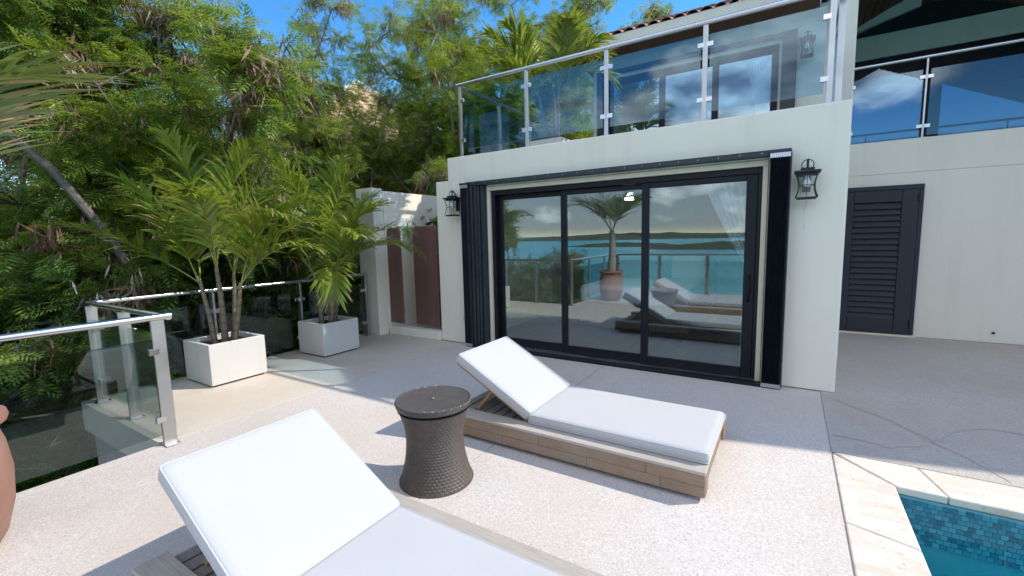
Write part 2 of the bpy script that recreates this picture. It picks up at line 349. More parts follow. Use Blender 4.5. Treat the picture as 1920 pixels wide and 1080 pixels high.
# ------------------------------------------------------------------ the setting: terrain, sea, terrace, pool
def terrain_z(x, y):
    n = 0.35*np.sin(x*.55+1.3)*np.cos(y*.47) + .18*np.sin(x*1.7+y*1.1) + .08*np.sin(x*4.1-y*3.3)
    z = -1.75 + n*.8
    z = z - np.clip(-x-13, 0, 60)*.10
    z = z - np.clip(-y-8.0, 0, 30)*.42          # drops to the sea in front of the terrace
    z = np.where((x > -6.4) & (y > -6.9), np.minimum(z, -1.6), z)
    return z
def make_terrain():
    xs = np.concatenate([np.linspace(-90, -20, 36)[:-1], np.linspace(-20, 8, 113)[:-1], np.linspace(8, 90, 30)])
    ys = np.concatenate([np.linspace(-45, -12, 34)[:-1], np.linspace(-12, 16, 113)[:-1], np.linspace(16, 120, 40)])
    X, Y = np.meshgrid(xs, ys); Z = terrain_z(X, Y)
    V = np.stack([X, Y, Z], -1).reshape(-1, 3); nx, ny = len(xs), len(ys)
    i, j = np.meshgrid(np.arange(nx-1), np.arange(ny-1)); a = (j*nx+i).ravel()
    F = np.stack([a, a+1, a+nx+1, a+nx], -1)
    o = link('ground', npmesh('ground', V, F, M['earth'], True)); tag(o, kind='structure')
make_terrain()
b = MB(); b.add([(-9000, -9000, -13), (9000, -9000, -13), (9000, -30, -13), (-9000, -30, -13)], [(0, 1, 2, 3)]); tag(b.build('sea', M['sea']), kind='structure')
def islet(x, y, rx, ry, h, seed, label):
    r = np.random.default_rng(seed); n = 48; m = 14; V = []
    ph = r.uniform(0, 6.28, 6)
    for k in range(m):
        t = k/(m-1)
        for j in range(n):
            a = 2*math.pi*j/n; w = 1 + .18*math.sin(2*a+ph[0]) + .12*math.sin(5*a+ph[1]) + .06*math.sin(11*a+ph[2])
            rr = 1 - t; zz = h*(1-(1-t)**2)*(.75 + .25*math.sin(3*a+ph[3]+4*t)) + h*.07*r.normal()*(0 < t < 1)
            V.append((x + rx*rr*w*math.cos(a), y + ry*rr*w*math.sin(a), -13.3 + zz))
    F = [[k*n+j, k*n+(j+1) % n, (k+1)*n+(j+1) % n, (k+1)*n+j] for k in range(m-1) for j in range(n)]
    o = link('island', npmesh('island', np.array(V), np.array(F), M['islet'])); tag(o, label, 'island', 'islands across the bay')
islet(-420, -1250, 520, 120, 17, 1, 'long low wooded island on the horizon, mirrored in the middle door pane')
islet(330, -1500, 700, 160, 19, 2, 'far wooded island on the right of the bay, mirrored in the right door pane')
islet(-35, -420, 78, 26, 7, 3, 'small scrubby islet in the near bay, mirrored in the right door pane')
islet(-170, -520, 80, 24, 5, 4, 'flat dark islet left of the scrubby one, mirrored in the middle pane')

# terrace: a sub-base with separate cast slabs on it, narrow mortar joints between
terr = bpy.data.objects.new('terrace', None); COL.objects.link(terr); tag(terr, kind='structure')
def slab(x0, x1, y0, y1, mat='deck', z=0.0):
    return MB().box(x0, x1, y0, y1, z-.006, z).build('slab', M[mat], terr, .004, 2)
J = .0035
slab(-6.62, -4.69-J, -3.86, -.02, 'deck_smooth'); slab(-4.69+J, -2.32-J, -7.15, -.02); slab(-2.32+J, -.12-J, -7.15, -.02)
slab(-.12+J, 7.5, -1.43+J, 3.28, 'deck_grey'); slab(-.12+J, 7.5, -7.15, -6.52)
MB().box(-6.60, -4.66, -3.83, 1.5, -.30, -.0065).build('terrace_base', M['mortar'], terr)
MB().box(-4.655, 7.5, -7.12, -6.5, -.30, -.0065).build('terrace_base', M['mortar'], terr)
MB().box(-4.655, -.1145, -6.495, 3.2, -.30, -.0065).build('terrace_base', M['mortar'], terr)
MB().box(-.114, 7.5, -1.42, 3.2, -.30, -.0065).build('terrace_base', M['mortar'], terr)
# retaining walls under the terrace edge
MB().box(-6.58, -6.38, -3.8, 1.5, -2.6, -.305).build('retaining_wall', M['concrete'], terr, .01)
MB().box(-6.375, -4.68, -3.81, -3.6, -2.6, -.305).build('retaining_wall', M['concrete'], terr, .01)
MB().box(-4.66, -4.45, -7.1, -3.82, -2.6, -.305).build('retaining_wall', M['concrete'], terr, .01)
MB().box(-4.44, 7.5, -7.1, -6.9, -5.5, -.305).build('retaining_wall', M['concrete'], terr, .01)
MB().box(-6.62, -4.66, -3.858, -3.84, -.30, -.008).build('retaining_wall', M['wall_white'], terr)
def ribbon(pts, w, seed):
    r = random.Random(seed); P = []
    for (x0, y0), (x1, y1) in zip(pts, pts[1:]):
        for k in range(7):
            t = k/7; P.append((x0+(x1-x0)*t + r.gauss(0, .008), y0+(y1-y0)*t + r.gauss(0, .008)))
    P.append(pts[-1]); vs = []; fs = []
    for i, p in enumerate(P):
        q = P[min(i+1, len(P)-1)]; o = P[max(i-1, 0)]; d = Vector((q[0]-o[0], q[1]-o[1])).normalized(); ww = w*(.6+.8*r.random())
        vs += [(p[0]-d.y*ww, p[1]+d.x*ww, .003), (p[0]+d.y*ww, p[1]-d.x*ww, .003)]
    for i in range(len(P)-1): fs.append((2*i, 2*i+1, 2*i+3, 2*i+2))
    MB().add(vs, fs).build('crack_repair', M['crack_fill'], terr)
ribbon([(-.10, -.08), (.08, -.32), (.30, -.52), (.54, -.88)], .007, 1)
ribbon([(-.10, -1.11), (.02, -1.10), (.25, -1.17), (.51, -.95), (.76, -.56), (.92, -.41), (1.15, -.41), (1.6, -.55), (2.2, -.3)], .008, 2)
ribbon([(.53, -.92), (.70, -1.13), (.80, -1.38)], .006, 3)

# pool: coping stones, tiled band, plaster basin, water
cop = bpy.data.objects.new('pool_coping', None); COL.objects.link(cop); tag(cop, kind='structure')
def cstone(poly):
    MB().prism(poly, 'z', -.045, .004).build('coping_stone', M['travertine'], cop, .008, 2)
g = .003
cstone([(-.114, -1.465), (.185, -1.79), (.185, -2.45+g), (-.114, -2.36+g)])
for y0, y1 in ((-2.45, -3.05), (-3.05, -3.66), (-3.66, -4.27), (-4.27, -4.88), (-4.88, -5.5), (-5.5, -6.1)):
    cstone([(-.114, y0-g+(.09 if y0 == -2.45 else 0)), (.185, y0-g), (.185, y1+g), (-.114, y1+g)])
cstone([(-.105, -1.44), (.35-g, -1.44), (.43-g, -1.787), (.197, -1.787)])
xs = [.43, 1.02, 1.63, 2.24, 2.85, 3.46, 4.07, 4.68]
for i, (a, c) in enumerate(zip(xs, xs[1:])):
    cstone([((.35 if i == 0 else a)+g, -1.44), (c-g, -1.44), (c-g, -1.787), (a+g, -1.787)])
cstone([(-.114, -6.106), (.185, -6.106), (.185, -6.5), (-.114, -6.5)]); cstone([(.19, -6.15), (7.5, -6.15), (7.5, -6.5), (.19, -6.5)])
pool = bpy.data.objects.new('pool', None); COL.objects.link(pool); tag(pool, kind='structure')
b = MB(); b.box(.06, 5.2, -1.80, -1.70, -.8, -.048); b.box(.06, .20, -6.3, -1.805, -.8, -.048); b.box(.205, 5.2, -6.3, -6.15, -.8, -.048); b.box(5.0, 5.2, -6.14, -1.81, -.8, -.048); b.box(.06, 5.2, -6.3, -1.7, -.9, -.802)
b.build('basin', M['pool_plaster'], pool)
MB().box(.2005, 4.99, -1.803, -1.8005, -.335, -.05).build('grout', M['grout'], pool)
pt = MB().box(-.0152, .0152, -.004, .0, -.0138, .0138).mesh('tile', M['pool_tile'])
for r_ in range(9):
    for c_ in range(33):
        o = link('tile', pt, pool); o.location = (.219 + c_*.0332 + (.014 if r_ % 2 else 0), -1.8032 - rng.random()*.0022, -.066 - r_*.0304)
b = MB()
for r_ in range(9):
    for c_ in range(33, 142):
        x = .219 + c_*.0332 + (.014 if r_ % 2 else 0); z = -.066 - r_*.0304; b.box(x-.0152, x+.0152, -1.807, -1.8032, z-.0138, z+.0138)
tag(b.build('tile_band', M['pool_tile'], pool), kind='stuff')
b = MB(); b.add([(.2, -6.15, -.056), (5.0, -6.15, -.056), (5.0, -1.803, -.056), (.2, -1.803, -.056)], [(0, 1, 2, 3)]); tag(b.build('pool_water', M['pool_water']), kind='structure')

# ------------------------------------------------------------------ the house
house = thing('house', 'cream two-storey villa with black sliding doors and roof balcony', 'house')
def hb(name, mat, x0, x1, y0, y1, z0, z1, par=house, bevel=.006): return MB().box(x0, x1, y0, y1, z0, z1).build(name, M[mat], par, bevel)
def frontwall():
    # one skin with the door opening cut out (U-shape outline extruded in Y)
    poly = [(-4.806, 0), (-4.10, 0), (-4.10, 2.31), (-.645, 2.31), (-.645, 0), (0, 0), (0, 2.78), (-4.806, 2.78)]
    MB().prism(poly, 'y', 0.0, .20).build('wall', M['wall_cream'], house, .012, 2)
frontwall()
hb('wall', 'wall_cream', -5.05, -4.809, 0.0, 1.4, 0, 2.45, bevel=.012)
hb('wall', 'wall_cream', -4.806, -4.60, .203, 5.8, 0, 2.779)
hb('wall', 'wall_cream', -.20, 0.0, .203, 3.3, 0, 2.779)
hb('pilaster', 'wall_cream', .002, .13, 1.52, 1.78, 0, 2.775)
hb('wall', 'wall_white', .003, 7.5, 3.30, 3.5, 0, 2.385); hb('wall', 'wall_white', .003, 7.5, 3.303, 3.5, 2.387, 2.86)
hb('wall', 'room_wall', -4.598, -.003, 5.6, 5.8, 0, 2.45, bevel=0); hb('wall', 'room_wall', -.2, 0, 3.51, 5.8, 0, 2.45, bevel=0)
hb('wall_lining', 'room_wall', -4.596, -4.58, .21, 5.59, 0, 2.4, bevel=0)
hb('ceiling', 'ceiling', -4.59, -.205, .21, 5.59, 2.41, 2.44, bevel=0)
hb('balcony_floor', 'concrete', -4.598, -.203, .203, 5.8, 2.45, 2.58, bevel=0)
for i in range(23):
    x = -4.58 + i*.19
    hb('floor_plank', 'floor_plank', x+.002, x+.188, .22, 5.58, -.03, .012 + .0008*(i % 3), bevel=.002)
# crack line below balcony edge / skirting line
hb('trim', 'trim_cream', -4.098, -.647, -.012, .198, 2.252, 2.308, bevel=.003)
hb('trim', 'trim_cream', -.695, -.647, -.012, .198, 0.02, 2.25, bevel=.003); hb('trim', 'trim_cream', -4.098, -4.055, -.012, .198, 0.02, 2.25, bevel=.003)

# sliding door, three panels
sd = bpy.data.objects.new('sliding_door', None); COL.objects.link(sd); sd.parent = house
def sb(name, mat, *a, bevel=.004): return MB().box(*a).build(name, M[mat], sd, bevel)
sb('frame', 'black_alu', -4.053, -.697, .03, .19, 2.185, 2.250); sb('frame', 'black_alu', -4.053, -4.0, .03, .19, .03, 2.184); sb('frame', 'black_alu', -.735, -.697, .03, .19, .03, 2.184)
sb('sill', 'aluminium', -4.053, -.697, -.045, .19, .0, .028); sb('track', 'black_alu', -4.45, -.46, -.15, -.047, .0, .032)
for i, (x0, x1, y) in enumerate(((-4.0, -2.92, .145), (-2.995, -1.84, .10), (-1.925, -.736, .055))):
    w = .085 if i else .07
    sb('stile', 'black_alu', x0, x0+w, y-.02, y+.02, .032, 2.182); sb('stile', 'black_alu', x1-w-(.02 if i == 2 else 0), x1, y-.02, y+.02, .032, 2.182)
    sb('rail', 'black_alu', x0+w, x1-w-(.02 if i == 2 else 0), y-.018, y+.018, 2.12, 2.182); sb('rail', 'black_alu', x0+w, x1-w-(.02 if i == 2 else 0), y-.018, y+.018, .032, .135)
    MB().box(x0+w-.005, x1-w+.005-(.02 if i == 2 else 0), y-.003, y+.003, .13, 2.125).build('pane', M['door_glass'], sd)
b = MB(); hx = -.79; b.tube([(hx, .036, .86), (hx, -.02, .90), (hx+.005, -.035, 1.0), (hx, -.02, 1.10), (hx, .036, 1.14)], .012, 8); b.box(hx-.02, hx+.02, .030, .036, .84, 1.16); b.build('handle', M['black_alu'], sd)
# black shutter track over the door, with fixing screws
hd = hb('shutter_track', 'shutter_black', -4.40, -.46, -.115, -.002, 2.330, 2.385, bevel=.003)
b = MB()
for i in range(20):
    x = -4.25 + i*.197; b.tube([(x, -.117, 2.358), (x, -.1135, 2.358)], .0045, 8)
b.build('screws', M['aluminium'], hd)
# accordion storm shutters folded at either side of the door
def accordion(x0, n, pitch, label):
    a = bpy.data.objects.new('accordion_shutter', None); COL.objects.link(a); a.parent = house; a['label'] = label
    blade = None
    for i in range(n):
        x = x0 + i*pitch
        poly = [(x+.0008, -.138), (x+pitch*.42, -.166), (x+pitch-.0008, -.138), (x+pitch-.0008, -.018), (x+.0008, -.018)]
        MB().prism(poly, 'z', .055, 2.30).build('slat', M['shutter_black'], a)
    x1 = x0 + n*pitch
    for z0, z1 in ((2.302, 2.345), (.012, .052)):
        for i in range(n):
            MB().box(x0+i*pitch+.001, x0+(i+1)*pitch-.001, -.158, -.02, z0, z1).build('end_cap', M['aluminium'], a)
    MB().box(x0-.012, x1+.006, -.165, -.004, 2.347, 2.372).build('top_guide', M['shutter_black'], a, .003)
    MB().box(x1+.001, x1+.010, -.145, -.004, .02, 2.345).build('locking_bar', M['shutter_black'], a)
    return a
accordion(-.632, 10, .0172, 'black accordion shutter folded right of the sliding door')
accordion(-4.46, 7, .0185, 'black accordion shutter folded left of the sliding door')
sl = bpy.data.objects.new('shutter_end_rail', None); COL.objects.link(sl); sl.parent = house
for x0, x1, y0 in ((-4.315, -4.27, -.13), (-4.262, -4.215, -.115), (-4.205, -4.17, -.10), (-4.16, -4.105, -.085)):
    MB().box(x0, x1, y0, -.004, .035, 2.326).build('rail', M['shutter_black'], sl, .006, 2)
for x0 in (-4.2665, -4.21): MB().box(x0-.0025, x0+.0025, -.09, -.004, .035, 2.32).build('edge_strip', M['aluminium'], sl)
b = MB(); b.tube([(-4.53, -.035, .40), (-4.53, -.002, .40)], .045, 16); b.build('hose_bib_plate', M['concrete'], house)

# louvred slate door in the side wing
ld = bpy.data.objects.new('louvred_door', None); COL.objects.link(ld); ld.parent = house
def lb(name, *a, bevel=.005): return MB().box(*a).build(name, M['door_slate'], ld, bevel)
lb('frame', .20, 1.150, 3.262, 3.299, 2.150, 2.215); lb('frame', 1.10, 1.150, 3.262, 3.299, .03, 2.149); lb('frame', .20, .245, 3.262, 3.299, .03, 2.149)
lb('stile', .247, .36, 3.246, 3.290, .035, 2.147); lb('stile', .915, 1.098, 3.246, 3.290, .035, 2.147)
lb('rail', .362, .913, 3.246, 3.290, 1.98, 2.147); lb('rail', .362, .913, 3.246, 3.290, .035, .25)
for i in range(20):
    z = .275 + i*.086
    MB().obox((.638, 3.272, z+.02), (.275, .005, .052), Matrix.Rotation(R(-24), 3, 'X')).build('slat', M['door_slate'], ld, .002)
lb('backing', .362, .913, 3.294, 3.299, .25, 1.98, bevel=0)
for z in (2.02, .21):
    b = MB(); b.tube([(1.092, 3.24, z-.05), (1.092, 3.24, z+.05)], .010, 8); b.build('hinge', M['black_alu'], ld)
hb('threshold', 'trim_cream', .18, 1.17, 3.22, 3.30, .0, .026, bevel=.003)
b = MB(); b.tube([(1.98, 3.27, .14), (1.98, 3.302, .14)], .014, 10); b.build('wall_pipe', M['dark_void'], house)

# upper storey: left bedroom wall with sliding door behind the balcony
MB().prism([(-3.80, 2.58), (-3.56, 2.58), (-3.56, 4.60), (-.46, 4.60), (-.46, 2.58), (.08, 2.58), (.08, 4.98), (-3.80, 4.98)], 'y', 3.30, 3.50).build('upper_wall', M['wall_cream'], house)
hb('upper_wall', 'wall_cream', -3.80, -3.62, 3.503, 6.4, 2.58, 4.98); hb('upper_wall', 'wall_cream', -.10, .08, 3.503, 6.4, 2.58, 5.2)
hb('upper_room_back', 'room_wall', -3.61, -.11, 6.2, 6.35, 2.6, 4.95, bevel=0); hb('upper_room_ceiling', 'ceiling', -3.61, -.11, 3.51, 6.19, 4.9, 4.95, bevel=0)
us = bpy.data.objects.new('upper_sliding_door', None); COL.objects.link(us); us.parent = house
def ub(name, mat, *a): return MB().box(*a).build(name, M[mat], us, .004)
ub('shutter_rail', 'shutter_black', -.655, -.462, 3.20, 3.298, 2.60, 4.60); ub('shutter_rail', 'shutter_black', -3.70, -3.565, 3.20, 3.298, 2.60, 4.60); ub('shutter_track', 'shutter_black', -3.70, -.462, 3.19, 3.298, 4.602, 4.66)
ub('trim', 'trim_cream', -3.56, -.657, 3.29, 3.48, 4.535, 4.598); ub('trim', 'trim_cream', -.70, -.657, 3.29, 3.48, 2.60, 4.533)
ub('frame', 'black_alu', -3.555, -.702, 3.34, 3.46, 4.44, 4.533); ub('frame', 'black_alu', -3.555, -3.44, 3.34, 3.46, 2.6, 4.438); ub('frame', 'black_alu', -.80, -.702, 3.34, 3.46, 2.6, 4.438)
for x in (-2.52, -1.63): ub('stile', 'black_alu', x-.05, x+.05, 3.36, 3.44, 2.6, 4.438)
for x0, x1 in ((-3.44, -2.57), (-2.47, -1.68), (-1.58, -.80)): ub('pane', 'door_glass_upper', x0-.004, x1+.004, 3.397, 3.403, 2.62, 4.44)
# left hip roof: fascia, soffit, tiles
rf = MB(); E0, E1, EY, EZ = -4.25, -.20, 2.70, 5.04
rf.add([(E0, EY, EZ), (E1, EY, EZ), (E1, 5.6, EZ+1.3), (E0+2.9, 5.6, EZ+1.3), (E0, 8.5, EZ), (E1, 8.5, EZ)], [(0, 1, 2, 3), (0, 3, 4), (4, 3, 2, 5), (0, 4, 5, 1), (1, 5, 2)])
roof = rf.build('roof', M['roof_tile'], house)
MB().box(E0, E1, EY-.03, EY-.002, EZ-.14, EZ+.01).build('fascia', M['wall_white'], roof, .003)
MB().box(E0+.01, E1, EY, 3.298, EZ-.12, EZ-.10).build('soffit_board', M['soffit'], roof)
tp = []
for k in range(7):
    a = math.pi*k/6; tp.append((-.095*math.cos(a), .062*math.sin(a)))
bt = MB()
vs = []; 
for yy, s_, dz in ((0, 1.0, .012), (.40, .86, 0)):
    for (x, z) in tp: vs.append((x*s_, yy, z*s_ + dz))
for yy, s_, dz in ((0, .84, .012), (.40, .72, 0)):
    for (x, z) in tp: vs.append((x*s_, yy, z*s_ + dz - .002))
fs = []
for k in range(6): fs += [(k, k+1, k+8, k+7), (14+k, 21+k, 22+k, 15+k), (k, 14+k, 15+k, k+1)]
tm = bt.add(vs, fs).mesh('tile', M['roof_tile'], True)
sl_ = math.atan2(1.3, 2.9)
for r_ in range(3):
    for c_ in range(20):
        if E0+.1+c_*.205 < E0 + r_*.32*math.cos(sl_): continue
        o = link('tile', tm, roof); d = -.04 + r_*.33
        o.location = (E0+.1+c_*.205, EY + d*math.cos(sl_), EZ + d*math.sin(sl_) + .01 + .012*r_*0); o.rotation_euler = (sl_ - .03, rng.gauss(0, .012), rng.gauss(0, .012))
# right wing: open porch under a gable roof on a column
hb('column', 'wall_white', -.075, .125, 1.54, 1.74, 2.785, 5.22, bevel=.01)
GX, GZ, GS, GY0, GY1 = 1.47, 6.05, .49, 1.58, 9.0
gab = MB()
XL, XR = -.16, 7.4  # right slope lengthened out of view to carry its shadow on
gab.prism([(XL, GZ-GS*(GX-XL)), (GX, GZ), (XR, GZ-GS*(XR-GX)), (XR, GZ-GS*(XR-GX)+.14), (GX, GZ+.14), (XL, GZ-GS*(GX-XL)+.14)], 'y', GY0, GY1)
groof = gab.build('gable_roof', M['roof_tile'], house)
an = math.atan(GS)
for k in range(14):
    x = XL+.06 + k*.125
    if x > GX-.02: break
    MB().obox((x, (GY0+GY1)/2, GZ-GS*(GX-x)-.014), (.060, (GY1-GY0)/2-.01, .009), Matrix.Rotation(-an, 3, 'Y')).build('soffit_board', M['soffit'], groof)
for k in range(48):
    x = GX+.08 + k*.125
    if x > XR: break
    MB().obox((x, (GY0+GY1)/2, GZ-GS*(x-GX)-.014), (.060, (GY1-GY0)/2-.01, .009), Matrix.Rotation(an, 3, 'Y')).build('soffit_board', M['soffit'], groof)
TY = 6.4
hb('sun_block_wall', 'wall_white', 5.4, 7.38, 2.0, 3.295, 0, 3.10); hb('sun_block_wall', 'wall_white', 5.25, 5.39, 3.52, TY-.03, 2.6, 3.9)  # unseen walls added to block sun coming in under the right eave
hb('tie_beam', 'wall_cream', .083, 7.5, TY-.02, TY+.2, 4.92, 5.36)
b = MB(); b.prism([(.085, 5.363), (.085, 5.30+.02+.1), (GX, GZ-.06), (GX, GZ-.32)], 'y', TY-.03, TY+.15); b.build('rake_beam', M['wall_cream'], house)
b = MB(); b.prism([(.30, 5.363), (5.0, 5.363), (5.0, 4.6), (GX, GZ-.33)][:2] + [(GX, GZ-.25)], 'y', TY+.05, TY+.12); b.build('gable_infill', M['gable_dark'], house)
hb('porch_floor', 'concrete', .085, 7.5, 3.51, TY+4, 2.45, 2.58, bevel=0)
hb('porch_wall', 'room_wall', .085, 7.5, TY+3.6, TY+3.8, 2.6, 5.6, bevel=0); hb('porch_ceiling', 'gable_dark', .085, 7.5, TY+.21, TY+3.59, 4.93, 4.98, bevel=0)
pg = bpy.data.objects.new('porch_glazing', None); COL.objects.link(pg); pg.parent = house
def pb(name, mat, *a): return MB().box(*a).build(name, M[mat], pg, .004)
pb('frame', 'black_alu', .085, 7.5, TY, TY+.1, 4.80, 4.918)
for x0, x1 in ((.09, 1.60), (1.86, 3.4), (3.66, 5.2)):
    pb('pane', 'porch_glass', x0, x1, TY+.04, TY+.046, 2.6, 4.80)
for x in (.0, 1.73, 3.53): pb('stile', 'black_alu', x+.09 if x == 0 else x-.13, x+.15 if x == 0 else x+.13, TY-.002, TY+.1, 2.6, 4.798)

# ------------------------------------------------------------------ outdoor shower beside the house
sh = thing('outdoor_shower', 'roofless cream outdoor shower enclosure left of the villa', 'shower', (-6.2, 0, 0))
def shb(name, mat, x0, x1, y0, y1, z0, z1, bevel=.01): return MB().box(x0+6.2, x1+6.2, y0, y1, z0, z1).build(name, M[mat], sh, bevel, 2)
shb('pillar', 'wall_cream', -6.62, -6.22, -.22, -.005, 0, 2.445); shb('side_wall', 'wall_cream', -6.50, -6.20, -.003, 1.4, 0, 2.405); shb('back_wall', 'wall_cream', -6.50, -5.055, 1.403, 1.55, 0, 2.40)
shb('curb', 'wall_cream', -6.198, -5.053, -.035, .12, 0, .135); shb('shower_floor', 'travertine', -6.198, -5.053, .122, 1.40, 0, .08)
b = MB(); b.tube([(.0, .88, 1.98), (.05, .88, 2.02), (.12, .87, 2.0), (.17, .85, 1.93)], .011, 8); b.tube([(0, .88, 1.98), (.012, .88, 1.98)], .03, 12)
arm = b.build('shower_arm', M['steel'], sh)
b = MB()
pts = [Vector((.17, .85, 1.94)), Vector((.175, .848, 1.925)), Vector((.20, .84, 1.885)), Vector((.207, .838, 1.875))]
b.tube(pts, [.015, .02, .062, .062], 16); b.build('shower_head', M['steel'], sh)
def plank_door(name, label, hinge, ang, n, w, z0, z1):
    d = bpy.data.objects.new(name, None); COL.objects.link(d); d.location = hinge; d.rotation_euler = (0, 0, ang); tag(d, label, 'door', 'plum wooden shower doors')
    tot = n*w
    for i in range(n):
        x0 = i*w + .0015; x1 = (i+1)*w - .0015; rad = .07
        poly = [(x0, z0), (x1, z0)]
        def top(x): 
            e = min(x, tot-x); return z1 - (rad - math.sqrt(max(0, rad*rad-(rad-e)**2)) if e < rad else 0)
        for k in range(5): xx = x1 + (x0-x1)*k/4; poly.append((xx, top(xx)))
        MB().prism(poly, 'y', -.016, .016).build('plank', M['plum_wood'], d, .002)
    for z in (z0+.2, z1-.25): MB().box(.02, tot-.02, .017, .038, z-.04, z+.04).build('batten', M['plum_wood'], d, .003)
    return d
plank_door('shower_door', 'wide plum plank shower door with rounded top, nearest the villa wall', (-5.755, .19, 0), R(-4), 6, .093, .175, 1.80)
plank_door('shower_door', 'narrow plum plank shower door ajar, half behind the palm', (-6.19, .03, 0), R(-7), 4, .086, .20, 1.79)

# ------------------------------------------------------------------ glass railings
def railing_run(root, a, c, zb, zr, posts, gmat, postdir, panes=None, tube_r=.026, zg0=.09, zg1=.87, flat=(.026, .09), ext=(0, 0)):
    """one straight run from a to c (xy); posts = fractions along it"""
    a = Vector((*a, 0)); c = Vector((*c, 0)); d = (c-a); Lr = d.length; d.normalize(); nrm = Vector((-d.y, d.x, 0))
    b = MB(); p0 = a - d*ext[0]; p1 = c + d*ext[1]
    b.tube([(p0.x, p0.y, zr), (p1.x, p1.y, zr)], tube_r, 14); b.build('handrail', M['steel'], root)
    Mx = Matrix((d, nrm, Vector((0, 0, 1)))).transposed()
    for i, t in enumerate(posts):
        p = a + d*(t*Lr); H = zr - tube_r - zb
        po = MB().obox((p.x, p.y, zb+H/2), (flat[0]/2 if postdir else flat[1]/2, flat[1]/2 if postdir else flat[0]/2, H/2), Mx).build('post', M['steel_brushed'], root, .003)
        MB().obox((p.x, p.y, zb+.005), (.05, .06, .005), Mx).build('foot_plate', M['steel_brushed'], po, .002)
    for i in range(len(posts)-1):
        q0 = a + d*(posts[i]*Lr + .045); q1 = a + d*(posts[i+1]*Lr - .045); mid = (q0+q1)/2; hl = (q1-q0).length/2
        pa = MB().obox((mid.x, mid.y, zb+(zg0+zg1)/2), (hl, .005, (zg1-zg0)/2), Mx).build('pane', M[gmat], root)
        for q, s in ((q0, -1), (q1, 1)):
            for zz in (zb+zg0+.13, zb+zg1-.10):
                MB().obox((q.x + d.x*s*.002, q.y + d.y*s*.002, zz), (.034, .016, .026), Mx).build('clamp', M['steel'], pa, .004)
tr = thing('terrace_railing', 'steel and glass railing stepping around the terrace edge', 'railing', (0, 0, 0))
ZR = 1.03
railing_run(tr, (-6.46, -3.72), (-6.46, -.24), 0, ZR, [.0, .32, .65, .985], 'rail_glass', True)
railing_run(tr, (-6.46, -3.74), (-4.61, -3.74), 0, ZR, [.03, .49], 'rail_glass', True)
railing_run(tr, (-4.62, -7.0), (-4.62, -3.80), 0, ZR+.01, [0, .34, .67, .995], 'rail_glass_dark_refl', False, ext=(0, .08))
railing_run(tr, (-4.62, -7.0), (7.4, -7.0), 0, ZR, [0, .1, .2, .3, .4, .5, .6, .7, .8, .9, 1], 'rail_glass', False)
# the pane between the middle and the corner post of the short run
MB().box(-5.51, -4.70, -3.745, -3.735, .09, .87).build('pane', M['rail_glass'], tr)
bl = thing('balcony_railing', 'steel and blue glass railing round the villa balcony', 'railing', (0, 0, 0))
px = [-4.60, -3.485, -2.38, -1.283, -.18]; Lb = px[-1]-px[0]
railing_run(bl, (px[0], .10), (px[-1], .10), 2.78, 3.805, [(x-px[0])/Lb for x in px], 'rail_glass_blue', False, zg0=.11, zg1=.90, flat=(.03, .05), ext=(.06, .12))
railing_run(bl, (-4.62, .16), (-4.62, 3.2), 2.781, 3.79, [.33, .66, .99], 'rail_glass_blue', True, zg0=.11, zg1=.90, flat=(.03, .06))
railing_run(bl, (-.10, .16), (-.10, 1.45), 2.781, 3.79, [.08, .98], 'rail_glass_blue', True, zg0=.11, zg1=.90, flat=(.03, .06))
MB().box(-4.625, -4.615, .2, 1.12, 2.89, 3.68).build('pane', M['rail_glass_blue'], bl)
br = thing('porch_railing', 'steel and glass railing on the right-hand upper porch', 'railing', (0, 0, 0))
railing_run(br, (-.0+.14, 3.40), (4.6, 3.40), 2.86, 3.97, [.02, .215, .50, .78, 1.0], 'rail_glass_blue', False, zg0=.04, zg1=.94, flat=(.024, .024), ext=(.05, 0))
